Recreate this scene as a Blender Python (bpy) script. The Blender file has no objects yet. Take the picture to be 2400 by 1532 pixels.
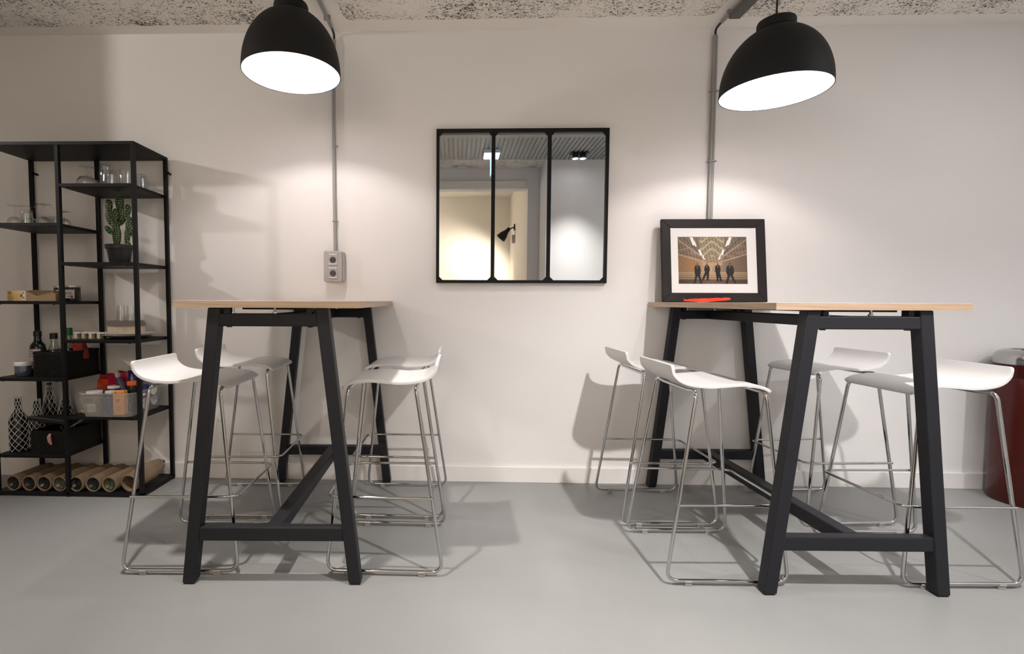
import bpy, bmesh, math, random
from mathutils import Vector, Matrix
import numpy as np
R_ = random.Random(7)
PI = math.pi
SC = bpy.context.scene
COL = SC.collection

# ------------------------------------------------------------------ camera
f_px, cx_px = 1175.25, 1036.93
yaw, pitch, roll = -.0298, .0512, .0038
Fv = Vector((math.sin(yaw)*math.cos(pitch), math.cos(yaw)*math.cos(pitch), -math.sin(pitch)))
R0 = Vector((math.cos(yaw), -math.sin(yaw), 0)); U0 = R0.cross(Fv)
Rv = math.cos(roll)*R0+math.sin(roll)*U0; Uv = -math.sin(roll)*R0+math.cos(roll)*U0
cd = bpy.data.cameras.new('camera'); cam = bpy.data.objects.new('camera', cd); COL.objects.link(cam)
M = Matrix((Rv, Uv, -Fv)).transposed().to_4x4(); M.translation = Vector((0, -3.02, 1.1005)); cam.matrix_world = M
cd.sensor_width = 36; cd.sensor_fit = 'HORIZONTAL'; cd.lens = 36*f_px/2400; cd.shift_x = (1200-cx_px)/2400; cd.clip_start = .02
SC.camera = cam

# ------------------------------------------------------------------ view, world, lights
vs = SC.view_settings; vs.view_transform = 'Standard'; vs.look = 'None'; vs.gamma = 1; vs.use_curve_mapping = False
vs.exposure = 0.19
try:
    SC.cycles.max_bounces = 8; SC.cycles.diffuse_bounces = 3; SC.cycles.glossy_bounces = 4
except Exception: pass
w = bpy.data.worlds.new('world'); SC.world = w; w.use_nodes = True
w.node_tree.nodes['Background'].inputs[0].default_value = (.9, .95, 1, 1); w.node_tree.nodes['Background'].inputs[1].default_value = .3

def light(name, kind, loc, power, color, target=None, **k):
    ld = bpy.data.lights.new(name, kind); ld.energy = power; ld.color = color
    for a, b in k.items(): setattr(ld, a, b)
    o = bpy.data.objects.new(name, ld); COL.objects.link(o); o.location = loc
    if target is not None: o.rotation_euler = (Vector(target)-Vector(loc)).to_track_quat('-Z', 'Y').to_euler()
    return o
WARM = (1, .86, .74); NEUT = (1, .94, .88); COOL = (.88, .94, 1)
NEUT = (1, .95, .91)
light('ceiling_fill', 'AREA', (-2.2, -2.1, 2.66), 20, NEUT, (-2.2, -2.1, 0), shape='RECTANGLE', size=1.2, size_y=.9)  # added out-of-view area fill for the left side, not a fixture
light('ceiling_fill', 'AREA', (2.9, -1.9, 2.66), 42, (.97, .98, 1), (2.9, -1.9, 0), shape='RECTANGLE', size=1.2, size_y=.9)  # same kind of added, unseen fill, lifts the right side
light('side_room_spot', 'SPOT', (-4.5, -1.75, 2.55), 115, NEUT, (-1.0, .05, 1.5), spot_size=1.25, spot_blend=.5, shadow_soft_size=.05)
light('ceiling_spot', 'SPOT', (-.82, -1.50, 2.57), 175, NEUT, (-.82, -1.75, 0), spot_size=1.65, spot_blend=.6, shadow_soft_size=.035)
light('ceiling_spot', 'SPOT', (1.25, -2.27, 2.57), 295, (1, .97, .95), (1.2, -1.42, 0), spot_size=1.72, spot_blend=.9, shadow_soft_size=.035)
light('ceiling_spot', 'SPOT', (3.1, -2.2, 2.57), 70, (.97, .98, 1), (3.1, -2.0, 0), spot_size=2.1, spot_blend=.5, shadow_soft_size=.04)
light('passage_spot', 'SPOT', (.60, -4.32, 1.98), 90, WARM, (-.3, -5.2, 1.0), spot_size=2.4, spot_blend=.9, shadow_soft_size=.06)
light('passage_fill', 'POINT', (-1.3, -4.0, 2.15), 30, WARM, shadow_soft_size=.4)  # added warm fill through the opening, no lamp stands here

# ------------------------------------------------------------------ materials
def nodes(m): return m.node_tree.nodes, m.node_tree.links
def mat(name, col, rough=.5, metal=0, bump=0, bscale=60, var=0, vscale=4, spec=.5, trans=0, ior=1.45, coat=0, sheen=0):
    m = bpy.data.materials.new(name); m.use_nodes = True; n, l = nodes(m); b = n['Principled BSDF']
    b.inputs['Base Color'].default_value = (*col, 1); b.inputs['Roughness'].default_value = rough
    b.inputs['Metallic'].default_value = metal; b.inputs['Specular IOR Level'].default_value = spec
    b.inputs['Transmission Weight'].default_value = trans; b.inputs['IOR'].default_value = ior
    b.inputs['Coat Weight'].default_value = coat
    tc = n.new('ShaderNodeTexCoord')
    if var:
        nz = n.new('ShaderNodeTexNoise'); nz.inputs['Scale'].default_value = vscale; nz.inputs['Detail'].default_value = 5
        l.new(tc.outputs['Object'], nz.inputs['Vector'])
        cr = n.new('ShaderNodeValToRGB'); cr.color_ramp.elements[0].position = .3; cr.color_ramp.elements[1].position = .7
        cr.color_ramp.elements[0].color = (*[max(0, c*(1-var)) for c in col], 1); cr.color_ramp.elements[1].color = (*[min(1, c*(1+var)) for c in col], 1)
        l.new(nz.outputs['Fac'], cr.inputs['Fac']); l.new(cr.outputs['Color'], b.inputs['Base Color'])
    if bump:
        nz = n.new('ShaderNodeTexNoise'); nz.inputs['Scale'].default_value = bscale; nz.inputs['Detail'].default_value = 3
        l.new(tc.outputs['Object'], nz.inputs['Vector'])
        bp = n.new('ShaderNodeBump'); bp.inputs['Strength'].default_value = bump; bp.inputs['Distance'].default_value = .002
        l.new(nz.outputs['Fac'], bp.inputs['Height']); l.new(bp.outputs['Normal'], b.inputs['Normal'])
    return m
def emis(name, col, s):
    m = bpy.data.materials.new(name); m.use_nodes = True; n, l = nodes(m); b = n['Principled BSDF']
    b.inputs['Base Color'].default_value = (*col, 1); b.inputs['Emission Color'].default_value = (*col, 1); b.inputs['Emission Strength'].default_value = s
    return m
def glass(name, col=(1, 1, 1), rough=.02, ior=1.45, alpha=0):
    m = bpy.data.materials.new(name); m.use_nodes = True; n, l = nodes(m); n.remove(n['Principled BSDF'])
    g = n.new('ShaderNodeBsdfGlossy'); g.inputs['Roughness'].default_value = rough
    t = n.new('ShaderNodeBsdfTransparent'); t.inputs['Color'].default_value = (*col, 1)
    lw = n.new('ShaderNodeLayerWeight'); lw.inputs['Blend'].default_value = .5
    p = n.new('ShaderNodeMath'); p.operation = 'POWER'; p.inputs[1].default_value = 3.0; l.new(lw.outputs['Facing'], p.inputs[0])
    q = n.new('ShaderNodeMath'); q.operation = 'MULTIPLY_ADD'; q.inputs[1].default_value = .80; q.inputs[2].default_value = .085; l.new(p.outputs[0], q.inputs[0])
    mx = n.new('ShaderNodeMixShader'); l.new(q.outputs[0], mx.inputs[0]); l.new(t.outputs[0], mx.inputs[1]); l.new(g.outputs[0], mx.inputs[2])
    l.new(mx.outputs[0], n['Material Output'].inputs['Surface'])
    return m
def frosted(name, col, tr):
    m = bpy.data.materials.new(name); m.use_nodes = True; n, l = nodes(m); b = n['Principled BSDF']
    b.inputs['Base Color'].default_value = (*col, 1); b.inputs['Roughness'].default_value = .35
    t = n.new('ShaderNodeBsdfTransparent'); t.inputs['Color'].default_value = (.95, .95, .95, 1)
    mx = n.new('ShaderNodeMixShader'); mx.inputs[0].default_value = tr
    l.new(b.outputs[0], mx.inputs[1]); l.new(t.outputs[0], mx.inputs[2]); l.new(mx.outputs[0], n['Material Output'].inputs['Surface'])
    return m
def vcol(name, rough=.5, spec=.3):
    m = bpy.data.materials.new(name); m.use_nodes = True; n, l = nodes(m); b = n['Principled BSDF']
    a = n.new('ShaderNodeVertexColor'); a.layer_name = 'print'; l.new(a.outputs['Color'], b.inputs['Base Color'])
    b.inputs['Roughness'].default_value = rough; b.inputs['Specular IOR Level'].default_value = spec
    return m
def wood(name, c0, c1, axis=1):
    m = bpy.data.materials.new(name); m.use_nodes = True; n, l = nodes(m); b = n['Principled BSDF']
    tc = n.new('ShaderNodeTexCoord'); mp = n.new('ShaderNodeMapping'); sc_ = [26, 26, 60]; sc_[axis] = 2.2
    mp.inputs['Scale'].default_value = sc_
    l.new(tc.outputs['Object'], mp.inputs['Vector'])
    nz = n.new('ShaderNodeTexNoise'); nz.inputs['Scale'].default_value = 1.6; nz.inputs['Detail'].default_value = 6; nz.inputs['Distortion'].default_value = .6
    l.new(mp.outputs[0], nz.inputs['Vector'])
    cr = n.new('ShaderNodeValToRGB'); cr.color_ramp.elements[0].position = .33; cr.color_ramp.elements[1].position = .62
    cr.color_ramp.elements[0].color = (*c0, 1); cr.color_ramp.elements[1].color = (*c1, 1)
    l.new(nz.outputs['Fac'], cr.inputs['Fac']); l.new(cr.outputs['Color'], b.inputs['Base Color']); b.inputs['Roughness'].default_value = .45
    return m

MT = {}
MT['wall'] = mat('wall_paint', (.80, .772, .752), .75, bump=.25, bscale=45, spec=.25)
MT['ceil'] = mat('ceiling_paint', (.90, .865, .82), .8, bump=.2, bscale=30, spec=.2)
MT['channel'] = mat('dark_grey_channel', (.10, .095, .09), .5)
MT['base'] = mat('baseboard_paint', (.82, .79, .765), .45)
MT['inner'] = mat('cream_paint', (.85, .80, .70), .7)
MT['deck'] = mat('zinc_deck', (.33, .33, .32), .55, .2, bump=.2)
MT['black'] = mat('black_powder_coat', (.007, .0068, .007), .5, spec=.22, bump=.15, bscale=300)
MT['anth'] = mat('anthracite_powder_coat', (.0145, .0145, .018), .45, spec=.3, bump=.1, bscale=400)
MT['foot'] = mat('black_rubber', (.008, .008, .008), .6)
MT['white'] = mat('white_shell_plastic', (.61, .595, .585), .38)
MT['chrome'] = mat('chrome', (.54, .54, .54), .06, 1)
MT['glide'] = mat('clear_glide', (.32, .31, .30), .3)
MT['shade_out'] = mat('matt_black_lacquer', (.0085, .0085, .009), .62, spec=.3, bump=.1, bscale=200)
MT['shade_in'] = mat('white_enamel', (.60, .59, .66), .5)
MT['pipe'] = mat('grey_pvc_pipe', (.29, .28, .27), .4)
MT['mirror'] = mat('mirror_silver', (.80, .82, .83), .012, 1)
MT['socket'] = mat('grey_socket_plastic', (.40, .375, .365), .4)
MT['socket_w'] = mat('light_socket_plastic', (.85, .82, .80), .4)
MT['sock_d'] = mat('dark_socket_plastic', (.055, .05, .055), .4)
MT['woodL'] = wood('beech_shaded', (.315, .215, .14), (.42, .30, .205), 0)  # front-edge copy of the side beech, with shade put into its colour
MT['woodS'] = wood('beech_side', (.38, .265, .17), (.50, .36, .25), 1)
MT['top'] = mat('pale_melamine', (.76, .66, .55), .4)
MT['mat'] = mat('mat_board', (.66, .645, .63), .8)
MT['frame'] = mat('dark_brown_frame', (.014, .011, .0105), .5, spec=.25, bump=.2, bscale=150)
MT['print'] = vcol('photo_print', .35)
MT['lprint'] = vcol('label_print', .6)
MT['red'] = mat('dark_red_lacquer', (.060, .006, .004), .25, bump=.05, spec=.4)
MT['steel'] = mat('polished_steel', (.48, .48, .48), .15, 1)
MT['glass'] = glass('clear_glass', (.97, .98, .98), ior=1.5)
MT['glass_g'] = glass('green_tinted_glass', (.75, .82, .70), ior=1.5)
MT['darkglass'] = mat('dark_bottle_glass', (.010, .013, .010), .08)
MT['cactus'] = mat('cactus_green', (.020, .050, .012), .55, var=.3, vscale=30)
MT['spine'] = mat('cactus_spine', (.62, .52, .30), .7)
MT['pot'] = mat('black_plastic_pot', (.010, .010, .011), .4)
MT['soil'] = mat('potting_soil', (.02, .014, .01), .9, bump=1)
MT['card'] = mat('corrugated_card', (.21, .145, .09), .8, var=.15, vscale=30)
MT['kraft'] = mat('kraft_card', (.36, .25, .13), .8, var=.1)
MT['cream'] = mat('cream_paper', (.62, .53, .40), .7)
MT['greyp'] = mat('grey_paper', (.17, .15, .14), .7)
MT['china'] = mat('white_china', (.80, .76, .72), .2)
MT['greychina'] = mat('grey_china', (.17, .165, .17), .3)
MT['wicker'] = mat('black_wicker', (.009, .008, .007), .5, spec=.25, bump=.8, bscale=120)
MT['label'] = mat('white_label', (.72, .69, .67), .6)
MT['green'] = mat('green_cap', (.0, .17, .045), .4)
MT['greenbag'] = mat('dark_green_foil', (.012, .055, .012), .3)
MT['orange'] = mat('orange_foil', (.62, .06, .012), .3, var=.4, vscale=30)
MT['orangebox'] = mat('orange_carton', (.85, .40, .10), .5)
MT['magenta'] = mat('crimson_foil', (.42, .006, .04), .3, var=.3, vscale=25)
MT['brick'] = mat('dark_red_foil', (.25, .022, .012), .4, var=.4, vscale=60)
MT['navy'] = mat('navy_tub', (.012, .016, .10), .35)
MT['skyblue'] = mat('pale_blue_print', (.16, .32, .55), .4)
MT['capw'] = mat('white_cap', (.75, .70, .69), .4)
MT['cork'] = mat('orange_plastic', (.75, .12, .01), .4)
MT['frost'] = frosted('translucent_plastic', (.62, .61, .60), .80)
MT['net'] = mat('white_foam_net', (.74, .74, .75), .7)
MT['pinktag'] = mat('pink_tag', (.45, .25, .23), .6)
MT['silver'] = mat('silver_film', (.45, .43, .42), .25, .6)
MT['tin'] = mat('tin_lid', (.50, .46, .41), .3, .8)
MT['jam'] = mat('dark_jar_content', (.012, .009, .008), .25)
MT['spice'] = mat('spice_content', (.22, .18, .11), .8, var=.4, vscale=60)
MT['bluewax'] = mat('blue_candle', (.10, .13, .20), .5)
MT['flare'] = mat('orange_red_raffia', (.95, .055, .02), .7, var=.15, vscale=80)
MT['cable'] = mat('black_cable', (.012, .012, .012), .5)
MT['bulb'] = emis('glowing_bulb', (1, .93, .89), 470)
MT['exit'] = emis('exit_glow', (.45, .62, 1), 2.2)
MT['exit2'] = emis('exit_blade_glow', (.45, .70, 1), 1.2)
MT['spotlens'] = emis('spot_lens_glow', (.95, .96, 1), 30)
MT['ink'] = mat('grey_ink', (.22, .20, .20), .7)

def floor_mat():
    m = bpy.data.materials.new('grey_resin_floor'); m.use_nodes = True; n, l = nodes(m); b = n['Principled BSDF']
    tc = n.new('ShaderNodeTexCoord')
    nz = n.new('ShaderNodeTexNoise'); nz.inputs['Scale'].default_value = 1.3; nz.inputs['Detail'].default_value = 6; l.new(tc.outputs['Object'], nz.inputs['Vector'])
    cr = n.new('ShaderNodeValToRGB'); cr.color_ramp.elements[0].position = .3; cr.color_ramp.elements[1].position = .7
    cr.color_ramp.elements[0].color = (.238, .237, .229, 1); cr.color_ramp.elements[1].color = (.272, .271, .262, 1)
    l.new(nz.outputs['Fac'], cr.inputs['Fac']); l.new(cr.outputs['Color'], b.inputs['Base Color'])
    n2 = n.new('ShaderNodeTexNoise'); n2.inputs['Scale'].default_value = 5; n2.inputs['Detail'].default_value = 4; l.new(tc.outputs['Object'], n2.inputs['Vector'])
    mr = n.new('ShaderNodeMapRange'); mr.inputs['To Min'].default_value = .30; mr.inputs['To Max'].default_value = .44; b.inputs['Specular IOR Level'].default_value = .28
    l.new(n2.outputs['Fac'], mr.inputs['Value']); l.new(mr.outputs[0], b.inputs['Roughness'])
    n3 = n.new('ShaderNodeTexNoise'); n3.inputs['Scale'].default_value = 7; n3.inputs['Detail'].default_value = 2; l.new(tc.outputs['Object'], n3.inputs['Vector'])
    bp = n.new('ShaderNodeBump'); bp.inputs['Strength'].default_value = .12; bp.inputs['Distance'].default_value = .004
    l.new(n3.outputs['Fac'], bp.inputs['Height']); l.new(bp.outputs[0], b.inputs['Normal'])
    return m
MT['floor'] = floor_mat()
def woodwool():
    m = bpy.data.materials.new('sprayed_fibre_ceiling'); m.use_nodes = True; n, l = nodes(m); b = n['Principled BSDF']
    tc = n.new('ShaderNodeTexCoord')
    mp = n.new('ShaderNodeMapping'); mp.inputs['Scale'].default_value = (1, 1.5, 1); l.new(tc.outputs['Object'], mp.inputs['Vector'])
    nz = n.new('ShaderNodeTexNoise'); nz.inputs['Scale'].default_value = 62; nz.inputs['Detail'].default_value = 4; nz.inputs['Roughness'].default_value = .6; nz.inputs['Distortion'].default_value = 1.4
    l.new(mp.outputs[0], nz.inputs['Vector'])
    big = n.new('ShaderNodeTexNoise'); big.inputs['Scale'].default_value = 5; big.inputs['Detail'].default_value = 2; l.new(tc.outputs['Object'], big.inputs['Vector'])
    ma = n.new('ShaderNodeMath'); ma.operation = 'MULTIPLY_ADD'; ma.inputs[1].default_value = .35
    l.new(big.outputs['Fac'], ma.inputs[0]); l.new(nz.outputs['Fac'], ma.inputs[2])
    cr = n.new('ShaderNodeValToRGB'); e = cr.color_ramp.elements
    e[0].position = .565; e[0].color = (.05, .043, .032, 1); e[1].position = .640; e[1].color = (.88, .84, .78, 1)
    l.new(ma.outputs[0], cr.inputs['Fac']); l.new(cr.outputs['Color'], b.inputs['Base Color']); b.inputs['Roughness'].default_value = .9
    bp = n.new('ShaderNodeBump'); bp.inputs['Strength'].default_value = .7; bp.inputs['Distance'].default_value = .006
    l.new(ma.outputs[0], bp.inputs['Height']); l.new(bp.outputs[0], b.inputs['Normal'])
    return m
MT['wool'] = woodwool()

# ------------------------------------------------------------------ mesh helpers
def bm_(): return bmesh.new()
def box(bm, a, b, M=None):
    x0, y0, z0 = a; x1, y1, z1 = b
    v = [Vector(p) for p in ((x0, y0, z0), (x1, y0, z0), (x1, y1, z0), (x0, y1, z0), (x0, y0, z1), (x1, y0, z1), (x1, y1, z1), (x0, y1, z1))]
    if M is not None: v = [M @ p for p in v]
    v = [bm.verts.new(p) for p in v]
    for q in ((3, 2, 1, 0), (4, 5, 6, 7), (0, 1, 5, 4), (1, 2, 6, 5), (2, 3, 7, 6), (3, 0, 4, 7)): bm.faces.new([v[i] for i in q])
    return bm
def cbox(bm, c, s, M=None): return box(bm, [c[i]-s[i]/2 for i in range(3)], [c[i]+s[i]/2 for i in range(3)], M)
def hexa(bm, lo, hi):
    """lo, hi: four points each, same winding (ccw from above)"""
    v = [bm.verts.new(p) for p in list(lo)+list(hi)]; n = len(lo)
    bm.faces.new(v[:n][::-1]); bm.faces.new(v[n:])
    for i in range(n): j = (i+1) % n; bm.faces.new((v[i], v[j], v[n+j], v[n+i]))
    return bm
def prism(bm, pts, f):
    """pts 2D outline; f maps (u,v,w) w=0/1 to 3D"""
    return hexa(bm, [f(u, v, 0) for u, v in pts], [f(u, v, 1) for u, v in pts])
def tube(bm, pts, r, n=10, closed=False, caps=True):
    pts = [Vector(p) for p in pts]; N = len(pts); rings = []; up = None
    rr = r if isinstance(r, (list, tuple)) else [r]*N
    for i, p in enumerate(pts):
        a = pts[i-1] if (i > 0 or closed) else p; b = pts[(i+1) % N] if (i < N-1 or closed) else p
        t = (b-a).normalized()
        if up is None: up = Vector((0, 0, 1)) if abs(t.z) < .9 else Vector((1, 0, 0))
        s = t.cross(up).normalized(); up = s.cross(t).normalized()
        rings.append([bm.verts.new(p+rr[i]*(math.cos(2*PI*k/n)*s+math.sin(2*PI*k/n)*up)) for k in range(n)])
    for i in range(N if closed else N-1):
        A, B = rings[i], rings[(i+1) % N]
        for k in range(n): bm.faces.new((A[k], A[(k+1) % n], B[(k+1) % n], B[k]))
    if caps and not closed:
        bm.faces.new(rings[0][::-1]); bm.faces.new(rings[-1])
    return bm
def fillet(pts, r, n=6):
    """round the inner corners of a polyline"""
    pts = [Vector(p) for p in pts]; out = [pts[0]]
    for i in range(1, len(pts)-1):
        p, a, b = pts[i], pts[i-1], pts[i+1]
        da, db = (a-p), (b-p); ang = da.angle(db)
        if ang > PI-.02: out.append(p); continue
        rr = r[i] if isinstance(r, (list, tuple)) else r
        d = min(rr/math.tan(ang/2), da.length*.49, db.length*.49)
        p0 = p+da.normalized()*d; p1 = p+db.normalized()*d
        for k in range(n+1):
            t = k/n; out.append((1-t)**2*p0+2*t*(1-t)*p+t*t*p1)
    out.append(pts[-1]); return out
def lathe(bm, prof, n=28, c=(0, 0, 0), M=None, a0=0, a1=2*PI):
    c = Vector(c); rings = []
    for r, z in prof:
        if r < 1e-6:
            p = c+Vector((0, 0, z)); rings.append([bm.verts.new(M @ p if M is not None else p)])
        else:
            ring = []
            for k in range(n):
                a = 2*PI*k/n; p = c+Vector((r*math.cos(a), r*math.sin(a), z)); ring.append(bm.verts.new(M @ p if M is not None else p))
            rings.append(ring)
    for A, B in zip(rings, rings[1:]):
        for k in range(n):
            j = (k+1) % n
            if len(A) == 1 and len(B) == 1: continue
            if len(A) == 1: bm.faces.new((A[0], B[j], B[k]))
            elif len(B) == 1: bm.faces.new((A[k], A[j], B[0]))
            else: bm.faces.new((A[k], A[j], B[j], B[k]))
    return bm
def rrect(x0, y0, x1, y1, r, n=5):
    out = []
    for cx, cy, a in ((x1-r, y0+r, -PI/2), (x1-r, y1-r, 0), (x0+r, y1-r, PI/2), (x0+r, y0+r, PI)):
        for k in range(n+1):
            t = a+PI/2*k/n; out.append((cx+r*math.cos(t), cy+r*math.sin(t)))
    return out
def obj(name, bm, m, parent=None, bevel=0, smooth=False, loc=None, rot=None, seg=2):
    me = bpy.data.meshes.new(name); bmesh.ops.recalc_face_normals(bm, faces=bm.faces[:]); bm.to_mesh(me); bm.free()
    me.materials.append(MT[m] if isinstance(m, str) else m)
    if smooth:
        me.polygons.foreach_set('use_smooth', [True]*len(me.polygons))
        try: me.set_sharp_from_angle(angle=.7)
        except Exception: pass
    o = bpy.data.objects.new(name, me); COL.objects.link(o)
    if parent is not None: o.parent = parent
    if loc is not None: o.location = loc
    if rot is not None: o.rotation_euler = rot
    if bevel:
        b = o.modifiers.new('bevel', 'BEVEL'); b.width = bevel; b.segments = seg; b.limit_method = 'ANGLE'
    return o
def tag(o, label, cat, group=None):
    o['label'] = label; o['category'] = cat
    if group: o['group'] = group
    return o
def thing(name, label, cat, loc=(0, 0, 0), rz=0, group=None):
    o = bpy.data.objects.new(name, None); COL.objects.link(o); o.location = loc; o.rotation_euler = (0, 0, rz); o.empty_display_size = .1
    return tag(o, label, cat, group)
def copy_tree(o, label, loc, rz=0):
    r = o.copy(); COL.objects.link(r); r.location = loc; r.rotation_euler = (0, 0, rz); r['label'] = label
    for ch in list(o.children):
        c = ch.copy(); COL.objects.link(c); c.parent = r
        for g in list(ch.children):
            d = g.copy(); COL.objects.link(d); d.parent = c
    return r
def struct(name, bm, m, parent=None, **k):
    o = obj(name, bm, m, parent, **k)
    if parent is None: o['kind'] = 'structure'
    return o
def text_mesh(s, size, M, bm=None):
    cu = bpy.data.curves.new('t', 'FONT'); cu.body = s; cu.size = size; cu.extrude = .0003; cu.align_x = 'CENTER'; cu.resolution_u = 2
    o = bpy.data.objects.new('t', cu); COL.objects.link(o)
    me = bpy.data.meshes.new_from_object(o.evaluated_get(bpy.context.evaluated_depsgraph_get()))
    bm = bm or bm_(); me.transform(M); bm.from_mesh(me)
    bpy.data.objects.remove(o); bpy.data.curves.remove(cu); bpy.data.meshes.remove(me)
    return bm
def painted(name, W, H, nx, ny, fn, m, parent, M):
    """flat print: grid in local x (width) and z (height), colour fn(u,v) u right, v down; M placement"""
    us = (np.arange(nx)+.5)/nx; vs_ = (np.arange(ny)+.5)/ny
    verts = []; 
    for j in range(ny+1):
        for i in range(nx+1): verts.append(M @ Vector((-W/2+W*i/nx, 0, H/2-H*j/ny)))
    faces = [(j*(nx+1)+i, (j+1)*(nx+1)+i, (j+1)*(nx+1)+i+1, j*(nx+1)+i+1) for j in range(ny) for i in range(nx)]
    me = bpy.data.meshes.new(name); me.from_pydata([tuple(v) for v in verts], [], faces)
    ca = me.color_attributes.new('print', 'FLOAT_COLOR', 'CORNER')
    cols = np.zeros((ny, nx, 4), np.float32); cols[..., 3] = 1
    for j in range(ny):
        for i in range(nx): cols[j, i, :3] = fn(us[i], vs_[j])
    ca.data.foreach_set('color', np.repeat(cols.reshape(-1, 4), 4, axis=0).ravel())
    me.materials.append(m); o = bpy.data.objects.new(name, me); COL.objects.link(o); o.parent = parent
    return o
def lin(*c): return tuple(((x/255+.055)/1.055)**2.4 if x > 10 else x/255/12.92 for x in c)

# ================================================================== SETTING
WY = .012          # front face of the far wall
HC = 2.69
struct('floor', box(bm_(), (-6.2, -5.3, -.06), (3.9, .2, 0)), 'floor')
struct('wall_far', box(bm_(), (-6.2, WY, 0), (3.9, .2, 2.9)), 'wall')
struct('wall_right', box(bm_(), (3.78, -2.6, 0), (3.9, WY, HC)), 'wall')
struct('ceiling', box(bm_(), (-6.2, -3.06, HC), (3.9, .0115, 2.9)), 'ceil')
struct('wall_left', box(bm_(), (-3.32, -.80, 0), (-3.2, WY, HC)), 'wall')
struct('wall_side_room', box(bm_(), (-6.2, -3.06, 0), (-6.1, WY, HC)), 'wall')
# walls behind the photographer, seen in the mirror
struct('wall_right_rear', box(bm_(), (.966, -2.72, 0), (3.9, -2.57, HC)), 'wall')
struct('wall_rear_return', box(bm_(), (.966, -3.06, 0), (1.1, -2.72, HC)), 'wall')
bm = bm_(); box(bm, (-6.2, -3.2, 2.44), (.83, -3.06, 2.9)); box(bm, (.83, -3.2, 0), (1.1, -3.06, 2.9)); box(bm, (-6.2, -3.2, 0), (-3.0, -3.06, 2.44))
struct('wall_rear', bm, 'wall')
struct('trim_1', box(bm_(), (-2.96, -3.06, 2.47), (.80, -3.035, 2.53)), 'inner')
struct('wall_passage_far', box(bm_(), (-3.1, -5.15, 0), (.95, -5.05, 2.9)), 'inner')
struct('wall_passage_right', box(bm_(), (.83, -5.05, 0), (.95, -3.2, 2.9)), 'inner')
struct('wall_passage_left', box(bm_(), (-3.12, -5.15, 0), (-3.0, -3.2, 2.9)), 'inner')
struct('ceiling_passage', box(bm_(), (-3.0, -5.05, 2.74), (.83, -3.2, 2.9)), 'inner')
# baseboards
def baseb(name, a, b):
    bm = bm_(); box(bm, a, b); struct(name, bm, 'base', bevel=.002)
baseb('baseboard_far', (-3.2, -.004, 0), (3.78, WY-.0005, .095))
baseb('baseboard_left', (-3.2, -.80, 0), (-3.186, -.004, .095))
baseb('baseboard_right', (3.766, -2.57, 0), (3.78, -.004, .095))
# ceiling fields of sprayed fibre between smooth bands
def field(name, x0, x1, y0, y1, rr=.05):
    bm = bm_(); pts = rrect(x0, y0, x1, y1, rr, 6)
    # slightly irregular edge
    q = []
    for i, (x, y) in enumerate(pts):
        x2, y2 = pts[(i+1) % len(pts)]; L = math.hypot(x2-x, y2-y); k = max(1, int(L/.04))
        for j in range(k):
            t = j/k; e = .004 if k > 1 else 0
            q.append((x+(x2-x)*t+R_.uniform(-e, e), y+(y2-y)*t+R_.uniform(-e, e)))
    prism(bm, q, lambda u, v, w_: Vector((u, v, HC-.006+w_*.0055)))
    o = struct(name, bm, 'wool', CEIL)
    return o
CEIL = bpy.data.objects['ceiling']
field('fibre_field', -3.1, -.855, -1.69, -.09)
field('fibre_field', -.645, 1.405, -1.69, -.115)
field('fibre_field', 1.525, 3.7, -1.69, -.10)
field('fibre_field', -2.9, .93, -3.05, -2.66)
# ribbed deck strip of the ceiling (mirror only)
bm = bm_(); box(bm, (-2.9, -2.565, HC-.040), (3.7, -1.70, HC-.0005)); x = -2.9
while x < 3.66: box(bm, (x, -2.56, HC-.050), (x+.026, -1.75, HC-.0395)); x += .044
struct('ribbed_deck', bm, 'deck', CEIL)
bm = bm_(); box(bm, (-2.9, -1.78, HC-.060), (3.7, -1.70, HC-.040)); struct('deck_edge_profile', bm, 'deck', CEIL)

# ================================================================== CONDUITS
def conduit(x, label, ztop, zbot, zbend, double):
    t = thing('cable_conduit', label, 'conduit', (x, 0, zbot), 0)
    offs = (-.011, .011) if double else (0,)
    r = .0085 if double else .0105
    for o_ in offs:
        bm = bm_()
        tube(bm, [(o_*(.6 if double else 1)+(-.006 if not double else 0)*math.sin(PI*i/12), -.004, (zbend-zbot)*i/12) for i in range(13)], r, 10)
        obj('wall_pipe', bm, 'pipe', t, smooth=True)
    bm = bm_(); top = HC-zbot-.016
    tube(bm, fillet([(0, -.004, zbend-zbot), (0, -.004, top-.005), (0, -.045, top), (0, -.09, top)], .035, 5), .0065, 8)
    obj('bend', bm, 'cable', t, smooth=True)
    bm = bm_(); tube(bm, [(0, -.075, top), (0, -1.7, top)], .0105, 10); obj('ceiling_pipe', bm, 'pipe', t, smooth=True)
    zs = [zb for zb in (.18, .62, 1.02) if zb < zbend-zbot-.04]
    for zz in zs:
        bm = bm_(); tube(bm, [(-.022 if double else -.014, .008, zz), (-.022 if double else -.014, -.016, zz), (.022 if double else .014, -.016, zz), (.022 if double else .014, .008, zz)], .003, 6)
        obj('pipe_clip', bm, 'pipe', t)
    for yy in (-.16, -.75, -1.35):
        bm = bm_(); box(bm, (-.018, yy-.008, top-.012), (.018, yy+.008, top+.0155)); obj('pipe_clip', bm, 'pipe', t, bevel=.002)
    return t
cA = conduit(-.735, 'thin grey pipe running from the ceiling down to the wall socket', 0, 1.398, 2.635, False)
cB = conduit(1.477, 'grey pipe pair on the wall ending behind the framed photograph', 0, 1.30, 2.635, True)
bm = bm_(); box(bm, (-.015, -1.5, HC-1.30-.055), (.045, -.17, HC-1.30-.028)); obj('junction_channel', bm, 'channel', cB, bevel=.003)

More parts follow.
